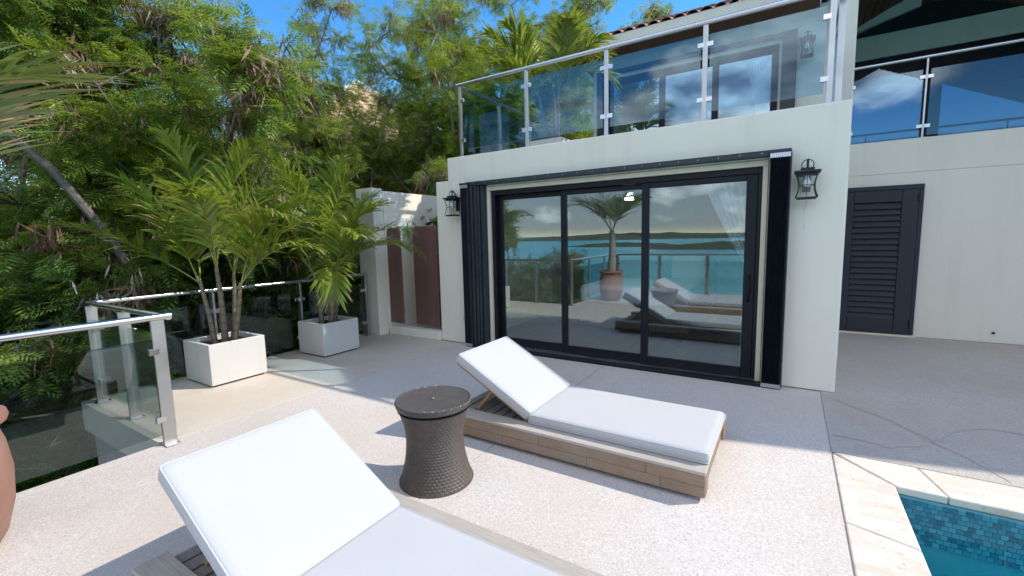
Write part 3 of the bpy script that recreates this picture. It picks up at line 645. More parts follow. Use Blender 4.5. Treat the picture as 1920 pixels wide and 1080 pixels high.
# ------------------------------------------------------------------ wall lanterns
def torus(b, c, rad, r, axis, n=20, m=6):
    pts = []
    for i in range(n+1):
        a = 2*math.pi*i/n; u, w = rad*math.cos(a), rad*math.sin(a)
        pts.append((c[0]+u, c[1], c[2]+w) if axis == 'y' else ((c[0]+u, c[1]+w, c[2]) if axis == 'z' else (c[0], c[1]+u, c[2]+w)))
    b.tube(pts, r, m)
def lantern(label, loc):
    L = thing('wall_lantern', label, 'lantern', loc, 0, 'black wall lanterns'); k = 'lantern_black'; yc = -.135
    MB().box(-.032, .032, -.018, -.001, -.09, .12).build('back_plate', M[k], L, .004)
    b = MB(); b.tube([(0, -.018, .09), (0, -.05, .15), (0, -.10, .185), (0, yc, .175), (0, yc, .125)], .009, 8); b.tube([(0, yc, .12), (0, yc, .15), (0, yc, .19), (0, yc, .215)], [.013, .009, .012, .002], 8); b.build('arm', M[k], L)
    b = MB(); torus(b, (0, yc, .155), .048, .0045, 'y'); b.build('ring', M[k], L)
    b = MB(); b.box(-.055, .055, yc-.055, yc+.055, .098, .125); b.box(-.105, .105, yc-.095, yc+.095, .078, .097); b.box(-.075, .075, yc-.07, yc+.07, .055, .077); b.build('cap', M[k], L, .003)
    b = MB(); b.box(-.078, .078, yc-.073, yc+.073, -.165, -.145); b.build('base', M[k], L, .003)
    for sx in (-1, 1):
        for sy in (-1, 1):
            b = MB(); b.tube([(sx*(.062+.026*(2*t-1)**2), yc+sy*(.058+.024*(2*t-1)**2), .075-.225*t) for t in [i/8 for i in range(9)]], .0055, 6); b.build('cage_bar', M[k], L)
    b = MB()
    for z in (-.035,): b.tube([(-.066, yc-.062, z), (.066, yc-.062, z), (.066, yc+.062, z), (-.066, yc+.062, z), (-.066, yc-.062, z)], .003, 5)
    b.tube([(0, yc-.064, .06), (0, yc-.062, -.15)], .003, 5); b.build('cage_wire', M[k], L)
    b = MB(); b.lathe([(.052, -.144), (.052, .054)], (0, yc, 0), 20, False); b.build('glass_tube', M['lamp_glass'], L)
    b = MB(); b.lathe([(.004, -.052), (.022, -.045), (.031, -.025), (.030, -.005), (.016, .03), (.013, .055)], (0, yc, 0), 16); b.build('bulb', M['bulb'], L)
    return L
lantern('black wall lantern right of the sliding door, rust streak below', (-.322, 0, 2.055))
lantern('black wall lantern left of the sliding door', (-4.625, 0, 2.085))
lantern('black wall lantern beside the upstairs balcony door', (-.335, 3.30, 4.375))
t = NT('rust'); v = t.coord('Object', (60, 1, 6)); n1 = t.noise(v, 1.0, 5)
tr_ = t.n('ShaderNodeBsdfTransparent'); df = t.n('ShaderNodeBsdfDiffuse', {'Color': (.50, .33, .13, 1)})
t.surf(t.n('ShaderNodeMixShader', {0: t.ramp(n1, (.42, 0.0), (.75, .5)), 1: tr_.outputs[0], 2: df.outputs[0]}).outputs[0])
b = MB(); b.add([(-.338, -.002, 1.885), (-.312, -.002, 1.885), (-.319, -.002, 1.60), (-.331, -.002, 1.60)], [(0, 1, 2, 3)]); b.build('rust_streak', M['rust'], house)

# ------------------------------------------------------------------ loungers and cushions
def make_lounger():
    L = thing('sun_lounger', 'x', 'sun lounger', (0, 0, 0), 0, 'teak sun loungers'); rr = random.Random(4)
    LEN = 2.03
    for y0, y1, out in ((0.0, .135, -1), (.875, 1.01, 1)):
        core = MB().box(-LEN+.012, -.012, y0+.014, y1-.014, .03, .168).build('beam', M['teak_grey'], L)
        MB().box(-LEN, 0.0, y0, y1, .1685, .190).build('cap_plank', M['teak_cap'], core, .004, 2)
        for yo, yi in ((y0, y0+.0135), (y1-.0135, y1)):
            for z0, z1 in ((.030, .097), (.099, .1675)):
                x = -LEN
                while x < -.02:
                    l = rr.uniform(.45, 1.05); x1 = min(-.002, x+l)
                    if x1 > -.14: x1 = -.002
                    j = rr.uniform(0, .0022); MB().box(x+.001, x1-.001, yo+j, yi-.0005 if yo == y0 else yi-j, z0, z1).build('plank', M['teak'], core, .002); x = x1
        for xe in ((-LEN, -LEN+.0115), (-.0115, 0.0)):
            MB().box(xe[0]+.001, xe[1]-.0005, y0+.0145, y1-.0145, .030, .1675).build('end_plank', M['teak'], core, .002)
    for i in range(22):
        x = -LEN+.03 + i*.0915; MB().box(x, x+.075, .137, .873, .146, .164).build('slat', M['teak_grey'] if x < -1.3 else M['teak'], L, .003)
    MB().box(-.05, -.02, .137, .873, .03, .144).build('cross_board', M['teak'], L, .003); MB().box(-LEN+.02, -LEN+.05, .137, .873, .03, .144).build('cross_board', M['teak'], L, .003)
    A = R(29); hx, hz = -1.265, .178
    dirv = Vector((-math.cos(A), 0, math.sin(A))); nv = Vector((math.sin(A), 0, math.cos(A)))
    bf = bpy.data.objects.new('backrest_frame', None); COL.objects.link(bf); bf.parent = L
    o = Vector((hx, 0, hz))
    for y in (.165, .815):
        MB().bar(o + Vector((0, y, 0)), o + dirv*.80 + Vector((0, y, 0)), .032, .048, (0, 1, 0)).build('side_rail', M['teak_clean'], bf, .003)
    for i in range(7):
        p = o + dirv*(.06 + i*.115) + nv*.002; MB().obox(p + Vector((0, .49, 0)), (.035, .308, .009), Matrix((dirv, Vector((0, 1, 0)), nv)).transposed()).build('slat', M['teak_clean'], bf, .003)
    for y in (.205, .775):
        MB().bar(o + dirv*.42 + Vector((0, y, -.01)), Vector((-1.80, y, .178)), .028, .028, (0, 1, 0)).build('prop', M['teak_clean'], bf, .003)
    b = MB(); b.tube([(-1.80, .19, .185), (-1.80, .79, .185)], .012, 8); b.build('prop_bar', M['teak_clean'], bf)
    return L
def cushion_part(name, lx, ly, lz, parent, mtx):
    """pillow box: subdivided, corners rounded, top slightly crowned; piping along the upper and lower seams"""
    nx, ny, nz = 26, 18, 6; r = .024
    def rnd(p):
        q = [0, 0, 0]; c = (lx, ly, lz); base = []
        for i in range(3): base.append(min(max(p[i], r), c[i]-r))
        d = Vector(p) - Vector(base)
        if d.length > 1e-6: d = d.normalized()*r
        return Vector(base) + d
    V = {}; vs = []; fs = []
    def vid(i, j, k):
        key = (i, j, k)
        if key not in V:
            def g(t, n, l):   # denser towards the edges
                s = t/n; e = .5-.5*math.cos(math.pi*s); return l*(.35*s + .65*e)
            p = rnd((g(i, nx, lx), g(j, ny, ly), g(k, nz, lz)))
            u, w = p.x/lx-.5, p.y/ly-.5; cr = (1-(2*u)**4)*(1-(2*w)**4)
            p.z += .007*cr*(1 if p.z > lz/2 else -.2) + .0018*math.sin(p.x*9+2)*math.sin(p.y*8)*cr
            V[key] = len(vs); vs.append(mtx @ p)
        return V[key]
    for i in range(nx):
        for j in range(ny):
            fs.append((vid(i, j, nz), vid(i+1, j, nz), vid(i+1, j+1, nz), vid(i, j+1, nz))); fs.append((vid(i, j, 0), vid(i, j+1, 0), vid(i+1, j+1, 0), vid(i+1, j, 0)))
    for i in range(nx):
        for k in range(nz):
            fs.append((vid(i, 0, k), vid(i+1, 0, k), vid(i+1, 0, k+1), vid(i, 0, k+1))); fs.append((vid(i, ny, k), vid(i, ny, k+1), vid(i+1, ny, k+1), vid(i+1, ny, k)))
    for j in range(ny):
        for k in range(nz):
            fs.append((vid(0, j, k), vid(0, j, k+1), vid(0, j+1, k+1), vid(0, j+1, k))); fs.append((vid(nx, j, k), vid(nx, j+1, k), vid(nx, j+1, k+1), vid(nx, j, k+1)))
    b = MB(); b.v = [tuple(v) for v in vs]; b.f = fs
    o = b.build(name, M['cushion'], parent, smooth=True)
    rr = .0035; e = .007
    for z in (lz-.008, .008):
        pts = []
        for (x, y, a0) in ((lx-r, ly-r, 0), (r, ly-r, 90), (r, r, 180), (lx-r, r, 270)):
            for a in (0, 30, 60, 90): pts.append(mtx @ Vector((x + (r-.004)*math.cos(R(a0+a)), y + (r-.004)*math.sin(R(a0+a)), z)))
        pts.append(pts[0]); b = MB(); b.tube(pts, rr, 6, False); b.build('piping', M['piping'], o)
    return o
def make_cushion():
    C = thing('lounger_cushion', 'x', 'cushion', (0, 0, 0), 0, 'white lounger cushions')
    cushion_part('seat_section', 1.275, .75, .078, C, Matrix.Translation((-1.272, .10, .190)))
    A = R(29); dirv = Vector((-math.cos(A), 0, math.sin(A))); nv = Vector((math.sin(A), 0, math.cos(A)))
    # local x runs from the top of the backrest down to the hinge so the crown faces up
    T = Matrix((( -dirv.x, 0, nv.x, 0), (0, 1, 0, 0), (-dirv.z, 0, nv.z, 0), (0, 0, 0, 1)))
    top = Vector((-1.282, .10, .200)) + dirv*.775 + nv*.012
    cushion_part('back_section', .775, .75, .080, C, Matrix.Translation(top) @ T)
    return C
lo = make_lounger(); cu = make_cushion()
lo.location = (-.80, -2.56, 0); cu.location = (-.80, -2.56, 0)
lo['label'] = 'teak sun lounger in front of the sliding doors, behind the wicker table'; cu['label'] = 'white two-part cushion on the lounger nearest the sliding doors'
l2 = copy_tree(lo); l2.location = (-.80, -4.62, 0); l2['label'] = 'teak sun lounger cut by the bottom edge, nearest the viewer'
c2 = copy_tree(cu); c2.location = (-.80, -4.62, 0); c2['label'] = 'large white cushion on the lounger nearest the viewer'

# ------------------------------------------------------------------ wicker side table
def make_table():
    T = thing('side_table', 'dark brown woven hourglass side table between the two loungers', 'side table', (-2.39, -3.13, 0))
    def rad(z): t = z/.50; return .187 + .058*abs((t-.58)/.58 if t < .58 else (t-.58)/.42*.86)**2.0
    NC, NR = 96, 26; ua = NC*4; ur = NR*4
    a = np.arange(ua)/ua*2*np.pi; zz = np.linspace(.006, .50, ur+1)
    A, Z = np.meshgrid(a, zz); cu_ = np.arange(ua)/4; ru = np.linspace(0, NR, ur+1); CU, RU = np.meshgrid(cu_, ru)
    par = (np.floor(RU) % 2); sh_ = np.abs(np.sin(np.pi*(CU*.5 + par*.5)))**.4; band = np.abs(np.sin(np.pi*RU))**.4
    disp = .0055*(sh_*band) - .003
    rr = np.vectorize(rad)(Z) + disp
    V = np.stack([rr*np.cos(A), rr*np.sin(A), Z], -1).reshape(-1, 3)
    i, j = np.meshgrid(np.arange(ua), np.arange(ur)); f0 = (j*ua+i).ravel(); f1 = (j*ua+(i+1) % ua).ravel()
    F = np.stack([f0, f1, f1+ua, f0+ua], -1)
    link('woven_body', npmesh('woven_body', V, F, M['wicker'], True), T)
    b = MB(); b.lathe([(.236, 0), (.246, 0), (.246, .012), (.236, .012)], n=64, cap=False); b.build('foot_ring', M['wicker'], T)
    b = MB(); b.lathe([(.205, .498), (.236, .500), (.238, .513), (.20, .514)], n=64); b.build('neck', M['dark_void'], T)
    b = MB(); b.lathe([(.20, .516), (.242, .518), (.247, .530), (.244, .548), (.233, .555), (.225, .553), (.10, .5535), (.03, .554), (.0, .554)], n=72); lid = b.build('lid', M['lid_plastic'], T)
    for s in (0, 1):   # two twisted strands of the rim braid
        pts = []
        for k in range(361):
            a_ = 2*math.pi*k/360; w = 30*a_ + s*math.pi; pts.append(((.240+.005*math.cos(w))*math.cos(a_), (.240+.005*math.cos(w))*math.sin(a_), .549+.005*math.sin(w)))
        b = MB(); b.tube(pts, .0062, 6, False); b.build('rim_braid', M['wicker'], lid)
    b = MB(); b.lathe([(.026, .553), (.026, .5565), (.020, .557), (.0, .557)], n=24); cp = b.build('hole_cap', M['lid_plastic'], lid)
    b = MB(); b.lathe([(.009, .557), (.008, .5605), (.0, .561)], n=16); b.build('button', M['aluminium'], lid)
make_table()

# ------------------------------------------------------------------ planters, terracotta pot
def planter(label, loc, s=.60, h=.49):
    P = thing('planter_box', label, 'planter', loc, 0, 'square cream planters'); t_ = .045; hs = s/2
    b = MB(); o_, i_ = hs, hs-t_
    vs = [(-o_, -o_, .02), (o_, -o_, .02), (o_, o_, .02), (-o_, o_, .02), (-o_, -o_, h), (o_, -o_, h), (o_, o_, h), (-o_, o_, h), (-i_, -i_, h), (i_, -i_, h), (i_, i_, h), (-i_, i_, h), (-i_, -i_, h-.10), (i_, -i_, h-.10), (i_, i_, h-.10), (-i_, i_, h-.10)]
    fs = [(0, 3, 2, 1), (12, 13, 14, 15)]
    for k in range(4): n_ = (k+1) % 4; fs += [(k, n_, 4+n_, 4+k), (4+k, 4+n_, 8+n_, 8+k), (8+k, 8+n_, 12+n_, 12+k)]
    b.add(vs, fs); b.build('box', M['planter'], P, .008, 3)
    b = MB(); n = 14; vs = []; fs = []; r_ = random.Random(len(label))
    for y in range(n+1):
        for x in range(n+1): vs.append((-i_+.002+(2*i_-.004)*x/n, -i_+.002+(2*i_-.004)*y/n, h-.06 + r_.uniform(-.012, .012)))
    for y in range(n):
        for x in range(n): fs.append((y*(n+1)+x, y*(n+1)+x+1, (y+1)*(n+1)+x+1, (y+1)*(n+1)+x))
    b.add(vs, fs); b.build('soil', M['soil'], P)
    b = MB(); b.box(-o_+.03, o_-.03, -o_+.03, o_-.03, .004, .019); b.build('foot', M['dark_void'], P)
    return P
planter('square cream planter in the sun beside the railing', (-6.13, -2.66, 0), .62, .485); planter('square cream planter in the shade near the shower', (-6.09, -1.275, 0), .585, .47)
planter('square cream planter on the upstairs balcony', (-3.72, 1.32, 2.58), .62, .50)
P = thing('terracotta_pot', 'tall terracotta pot cut by the left edge', 'pot', (-4.11, -5.015, 0))
b = MB(); b.lathe([(.0, .0), (.20, .0), (.235, .06), (.276, .22), (.288, .40), (.272, .56), (.248, .655), (.258, .668), (.290, .676), (.298, .700), (.292, .725), (.262, .730), (.245, .71), (.24, .62), (.0, .62)], n=48, cap=False); b.build('body', M['terracotta'], P)
b = MB(); b.lathe([(.238, .66), (.12, .668), (.0, .672)], n=24, cap=False); b.build('soil', M['soil'], P)

# ------------------------------------------------------------------ palms
def frond_mesh(name, az, el, length, droop, ll, lw, n, rs, tipf=.25, vang=28, bare=.22, grav=1.0, mats=('leaf_palm', 'leaf_palm_tip', 'stem_green'), rr0=.011):
    g = np.random.default_rng(rs)
    K = 26; pts = []; p = np.zeros(3); e = el; st = length/K; h = np.array([math.cos(az), math.sin(az), 0.0]); side0 = np.array([-math.sin(az), math.cos(az), 0.0]); bend = g.normal(0, .25)
    tan = []
    for i in range(K+1):
        t = i/K; ang = R(el) - R(droop)*t**1.5
        hh = h*math.cos(bend*t) + side0*math.sin(bend*t)
        d = hh*math.cos(ang) + np.array([0, 0, math.sin(ang)]); pts.append(p.copy()); tan.append(d); p = p + d*st
    pts = np.array(pts); tan = np.array(tan)
    V = []; F = []; MI = []
    def addv(a): V.append(a); return len(V)-1
    for i in range(n):
        t = bare + (1-bare)*(i+.3)/n
        for sd_ in (-1, 1):
            tt = min(.999, t + g.uniform(-.012, .012)); k = tt*K; k0 = int(k); f = k-k0; p0 = pts[k0]*(1-f)+pts[k0+1]*f; T = tan[k0]
            Sd = np.cross(T, np.array([0, 0, 1.0])); Sd /= np.linalg.norm(Sd)+1e-9; U = np.cross(Sd, T); Sd = Sd*sd_
            fw = R(28 + 34*t + g.normal(0, 5)); va = R(vang + g.normal(0, 9))
            L_ = ll*(.55 + .9*math.sin(math.pi*min(1, .12+.80*t))**.8)*(.62 if t > .93 else 1)*g.uniform(.85, 1.1)*.72
            D = Sd*math.cos(va)*math.cos(fw) + U*math.sin(va)*math.cos(fw) + T*math.sin(fw); D /= np.linalg.norm(D)
            Wd = np.cross(D, U); Wd /= np.linalg.norm(Wd)+1e-9; Wd = Wd*lw*g.uniform(.8, 1.15)
            segs = 4; row = []; q = p0.copy(); dd = D.copy(); gr = g.uniform(.12, .34)*grav
            for s in range(segs+1):
                w = (.35, 1.0, .95, .62, .06)[s]; fold = np.array([0, 0, .0])
                row.append((addv(q - Wd*w*.5), addv(q + Wd*w*.5))); q = q + dd*L_/segs; dd = dd + np.array([0, 0, -gr]); dd /= np.linalg.norm(dd)
            tip = g.random() < tipf
            for s in range(segs):
                F.append((row[s][0], row[s][1], row[s+1][1], row[s+1][0])); MI.append(1 if (tip and s == segs-1) or (tip and g.random() < .12) else 0)
    # midrib
    rn = 5; base = len(V); px_ = None
    for i in range(K+1):
        T = tan[i]; Sd = np.cross(T, np.array([0, 0, 1.0])); Sd /= np.linalg.norm(Sd)+1e-9; U = np.cross(Sd, T); r_ = rr0*(1-.85*i/K)
        for j in range(rn):
            a = 2*math.pi*j/rn; V.append(pts[i] + (Sd*math.cos(a)+U*math.sin(a))*r_)
    for i in range(K):
        for j in range(rn): F.append((base+i*rn+j, base+i*rn+(j+1) % rn, base+(i+1)*rn+(j+1) % rn, base+(i+1)*rn+j)); MI.append(2)
    me = npmesh(name, np.array(V), np.array(F), M[mats[0]]); me.materials.append(M[mats[1]]); me.materials.append(M[mats[2]])
    me.polygons.foreach_set('material_index', np.array(MI, dtype=np.int32)); me.update()
    return me
def palm(label, loc, stems, fronds, name='potted_palm', group=None, ll=.44, lw=.036, n=34, stem_mat='stem_palm', **kw):
    P = thing(name, label, 'palm', loc, 0, group); rs = int(sum(map(ord, label)) % 997)
    tops = []
    for (bx, by, tx, ty, h, r_) in stems:
        b = MB(); b.tube([(bx + (tx-bx)*t + .02*math.sin(3*t), by + (ty-by)*t, h*t) for t in [i/8 for i in range(9)]], [r_*(1.25-.55*i/8) for i in range(9)], 10); b.build('stem', M[stem_mat], P)
        tops.append((tx, ty, h))
    for i, (az, el, le, dr, si) in enumerate(fronds):
        o = link('frond', frond_mesh('frond', R(az), el, le, dr, ll, lw, n, rs+i*7, **kw), P); x, y, z = tops[si % len(tops)]
        o.location = (x, y, z - rng.uniform(0, .06))
    return P
palm('bushy green palm in the sunlit planter, one frond reaching left', (-6.13, -2.66, .42),
     [(-.05, -.08, -.18, -.12, .74, .028), (.02, .0, .02, -.02, .90, .032), (.10, .06, .24, .12, .72, .028), (.0, .10, -.05, .20, .82, .026)],
     [(214, 36, 1.75, 30, 0), (205, 70, 1.35, 60, 0), (150, 62, 1.3, 60, 0), (100, 82, 1.65, 32, 1), (190, 83, 1.7, 30, 1), (30, 80, 1.6, 40, 1), (335, 72, 1.3, 80, 1), (30, 74, 1.45, 70, 2), (40, 55, 1.1, 85, 2), (75, 60, 1.3, 60, 2), (225, 76, 1.5, 45, 0), (300, 74, 1.25, 75, 1), (120, 72, 1.5, 60, 3), (60, 84, 1.55, 40, 3), (170, 55, 1.25, 60, 3), (5, 66, 1.3, 80, 3)], group='potted palms on the terrace')
palm('bushy green palm in the shaded planter beside the shower', (-6.09, -1.275, .41),
     [(-.06, -.06, -.15, -.08, .74, .028), (.03, .03, .0, .03, .90, .031), (.08, -.02, .17, .06, .76, .028), (.02, .09, .06, .18, .78, .026)],
     [(32, 46, 1.35, 95, 2), (50, 60, 1.3, 85, 2), (318, 30, .95, 140, 2), (345, 62, 1.15, 90, 2), (15, 75, 1.35, 75, 2), (110, 83, 1.6, 30, 1), (250, 80, 1.5, 35, 1), (90, 74, 1.4, 50, 3), (160, 64, 1.3, 65, 1), (212, 58, 1.2, 70, 0), (240, 66, 1.2, 70, 0), (200, 75, 1.45, 50, 0), (20, 84, 1.5, 50, 1), (65, 50, 1.2, 90, 3), (130, 55, 1.2, 70, 3), (180, 52, 1.2, 60, 0)], group='potted palms on the terrace')
upal = palm('yellow-green palm standing in the upstairs balcony planter', (-3.72, 1.32, 3.01),
     [(-.10, -.05, -.22, -.05, .85, .030), (.02, .02, .0, .06, 1.0, .032), (.10, -.04, .14, -.05, .88, .028)],
     [(20, 52, 1.15, 135, 2), (40, 78, 1.4, 50, 2), (75, 70, 1.4, 55, 1), (110, 80, 1.5, 40, 1), (160, 72, 1.4, 55, 1), (190, 60, 1.4, 50, 0), (215, 68, 1.4, 50, 0), (250, 76, 1.3, 55, 0), (300, 74, 1.2, 80, 2), (340, 70, 1.3, 75, 2), (150, 50, 1.3, 60, 0), (50, 58, 1.3, 70, 1), (5, 60, 1.2, 75, 1), (240, 45, 1.1, 70, 0)], group='potted palms on the terrace', tipf=.35, lw=.044, mats=('leaf_palm_bright', 'leaf_palm_tip', 'stem_green')); upal.scale = (.93, .93, .93)
# palm in the terracotta pot (frond tips hang in at the left edge; whole plant shows in the door reflection)
palm('stout bottle-trunked palm in the terracotta pot, fronds at the upper left edge', (-4.11, -5.015, .64),
     [(0, 0, .02, .02, 1.05, .085)],
     [(158, 64, 1.2, 60, 0), (190, 55, 1.7, 80, 0), (235, 60, 1.7, 80, 0), (275, 58, 1.7, 80, 0), (315, 66, 1.5, 75, 0), (172, 80, 1.45, 40, 0), (20, 70, 1.2, 80, 0)], name='terracotta_palm', ll=.62, lw=.026, n=40, stem_mat='trunk_bottle', mats=('leaf_fan', 'leaf_palm_tip', 'stem_green'), tipf=.45, vang=14, grav=.35)

# ------------------------------------------------------------------ bedroom seen through the doors
bed = thing('bed', 'low bed with white linen inside the ground-floor bedroom', 'bed', (-2.57, 2.75, 0.014))
MB().box(-.90, .90, -.98, 1.0, .04, .44).build('bed_base', M['bed_wood'], bed, .02)
MB().box(-.90, .90, -1.0, 1.0, .442, .75).build('mattress', M['bed_linen'], bed, .09, 5, True)
MB().box(-.98, .98, 1.01, 1.08, .0, 1.25).build('headboard', M['bed_wood'], bed, .02)
def pillow(label, mat, loc, s, rot):
    n = 14; vs = []; fs = []
    for sgn in (1, -1):
        for j in range(n+1):
            for i in range(n+1):
                u = 2*i/n-1; w = 2*j/n-1; h = max(0, (1-u**4)*(1-w**4))**.55
                vs.append((u*s[0]*(1-.06*w*w), w*s[1]*(1-.06*u*u), sgn*s[2]*h))
    off = (n+1)**2
    for q in range(2):
        for j in range(n):
            for i in range(n):
                a = q*off + j*(n+1)+i; f = (a, a+1, a+n+2, a+n+1); fs.append(f if q == 0 else f[::-1])
    b = MB(); b.add(vs, fs); o = b.build('pillow', M[mat], None, smooth=True); o.location = loc; o.rotation_euler = rot; tag(o, label, 'pillow', 'pillows on the bed')
pillow('plum pillow on the bed, leftmost behind the middle door pane', 'pillow_plum', (-3.12, 3.25, .98), (.30, .22, .09), (R(70), 0, R(-8)))
pillow('white pillow on the bed behind the right door pane', 'pillow_white', (-1.98, 3.3, .98), (.30, .22, .09), (R(70), 0, R(6)))
pillow('teal pillow on the bed between two pale ones', 'pillow_teal', (-2.55, 3.3, .98), (.30, .22, .09), (R(72), 0, R(-3)))
def curtain(label, loc, mat='curtain', x0=-1.22, x1=-.74, ztop=2.2, zt=1.18, zb=.04, flip=1):
    n = 44; m = 26; vs = []; fs = []
    for j in range(m+1):
        z = ztop + (zb-ztop)*j/m; t = (ztop-z)/(ztop-zt)
        if t <= 1: w = (x1-x0)*(1-t**1.2)+.075; 
        else: w = .075 + .05*min(1, (t-1)*2.2)
        for i in range(n+1):
            u = i/n; x = x1 - w + w*u; y = .03*math.sin(u*2*math.pi*7 + .6*math.sin(z*3))*(1-.35*min(1, t)); vs.append((x, y, z))
    for j in range(m):
        for i in range(n): a = j*(n+1)+i; fs.append((a, a+1, a+n+2, a+n+1))
    b = MB(); b.add(vs, fs); o = b.build('curtain', M[mat], None, smooth=True); o.location = loc; tag(o, label, 'curtain', 'pale blue curtains')
    md = o.modifiers.new('thick', 'SOLIDIFY'); md.thickness = .003
curtain('pale blue curtain gathered behind the right pane of the ground-floor door', (0, .26, 0)); curtain('pale blue curtain gathered behind the upstairs balcony door', (-.05, 3.62, 2.42), x0=-1.05, x1=-.78, ztop=2.0, zt=.75, zb=.2)
fan = thing('ceiling_fan', 'dark ceiling fan with a lit white lamp in the bedroom', 'ceiling fan', (-2.62, 1.8, 2.41))
b = MB(); b.tube([(0, 0, 0), (0, 0, -.16)], .016, 8); b.lathe([(.0, -.16), (.08, -.165), (.09, -.20), (.07, -.235), (.0, -.236)], n=20, cap=False); b.build('motor', M['black_alu'], fan)
for k in range(4):
    a = R(20+90*k); b = MB(); b.obox((math.cos(a)*.38, math.sin(a)*.38, -.205), (.27, .055, .004), Matrix.Rotation(a, 3, 'Z') @ Matrix.Rotation(R(10), 3, 'X')); b.build('blade', M['black_alu'], fan, .002)
b = MB(); b.lathe([(.0, -.272), (.062, -.270), (.066, -.262), (.064, -.240), (.0, -.239)], n=20, cap=False); b.build('lamp', M['lamp_on'], fan)
# ------------------------------------------------------------------ trees: feathery bipinnate foliage
def frond_template(pairs=6):
    V = []; F = []
    def kite(p, d, l, w, dz):
        d = d/np.linalg.norm(d); s = np.array([-d[1], d[0], 0]); b = len(V)
        V.extend([p, p + d*l*.45 + s*w + [0, 0, dz*.35], p + d*l + [0, 0, dz], p + d*l*.45 - s*w + [0, 0, dz*.35]]); F.append((b, b+1, b+2, b+3))
    for i in range(pairs):
        x = .16 + .80*i/(pairs-1); l = .42*math.sin(math.pi*(.22+.62*i/(pairs-1))); zc = -.16*x*x
        for s in (-1, 1):
            a = R(68 - 26*i/(pairs-1)); kite(np.array([x, 0, zc]), np.array([math.cos(a), s*math.sin(a), 0]), l, .046, -.05)
    kite(np.array([.0, 0, 0]), np.array([1.0, 0, -.1]), 1.0, .012, -.15)
    return np.array(V), np.array(F)
FT, FF = frond_template()
def place(P, D, S, roll, T=FT, TF=FF):
    """N copies of template T along directions D with sizes S"""
    D = D/np.linalg.norm(D, axis=1, keepdims=True); up = np.tile(np.array([0, 0, 1.0]), (len(D), 1))
    Sd = np.cross(up, D); nn = np.linalg.norm(Sd, axis=1, keepdims=True); Sd = np.where(nn > 1e-4, Sd/np.maximum(nn, 1e-6), np.array([0, 1.0, 0])); U = np.cross(D, Sd)
    c, s = np.cos(roll)[:, None], np.sin(roll)[:, None]; Sd, U = Sd*c + U*s, U*c - Sd*s
    V = P[:, None, :] + S[:, None, None]*(T[None, :, 0:1]*D[:, None, :] + T[None, :, 1:2]*Sd[:, None, :] + T[None, :, 2:3]*U[:, None, :])
    F = TF[None] + (np.arange(len(P))*len(T))[:, None, None]
    return V.reshape(-1, 3), F.reshape(-1, TF.shape[1])
PT = np.array([[0, 0, 0], [.4, .062, 0], [1, 0, .03], [.4, -.062, 0]]); PF = np.array([[0, 1, 2, 3]])
class Tree: pass
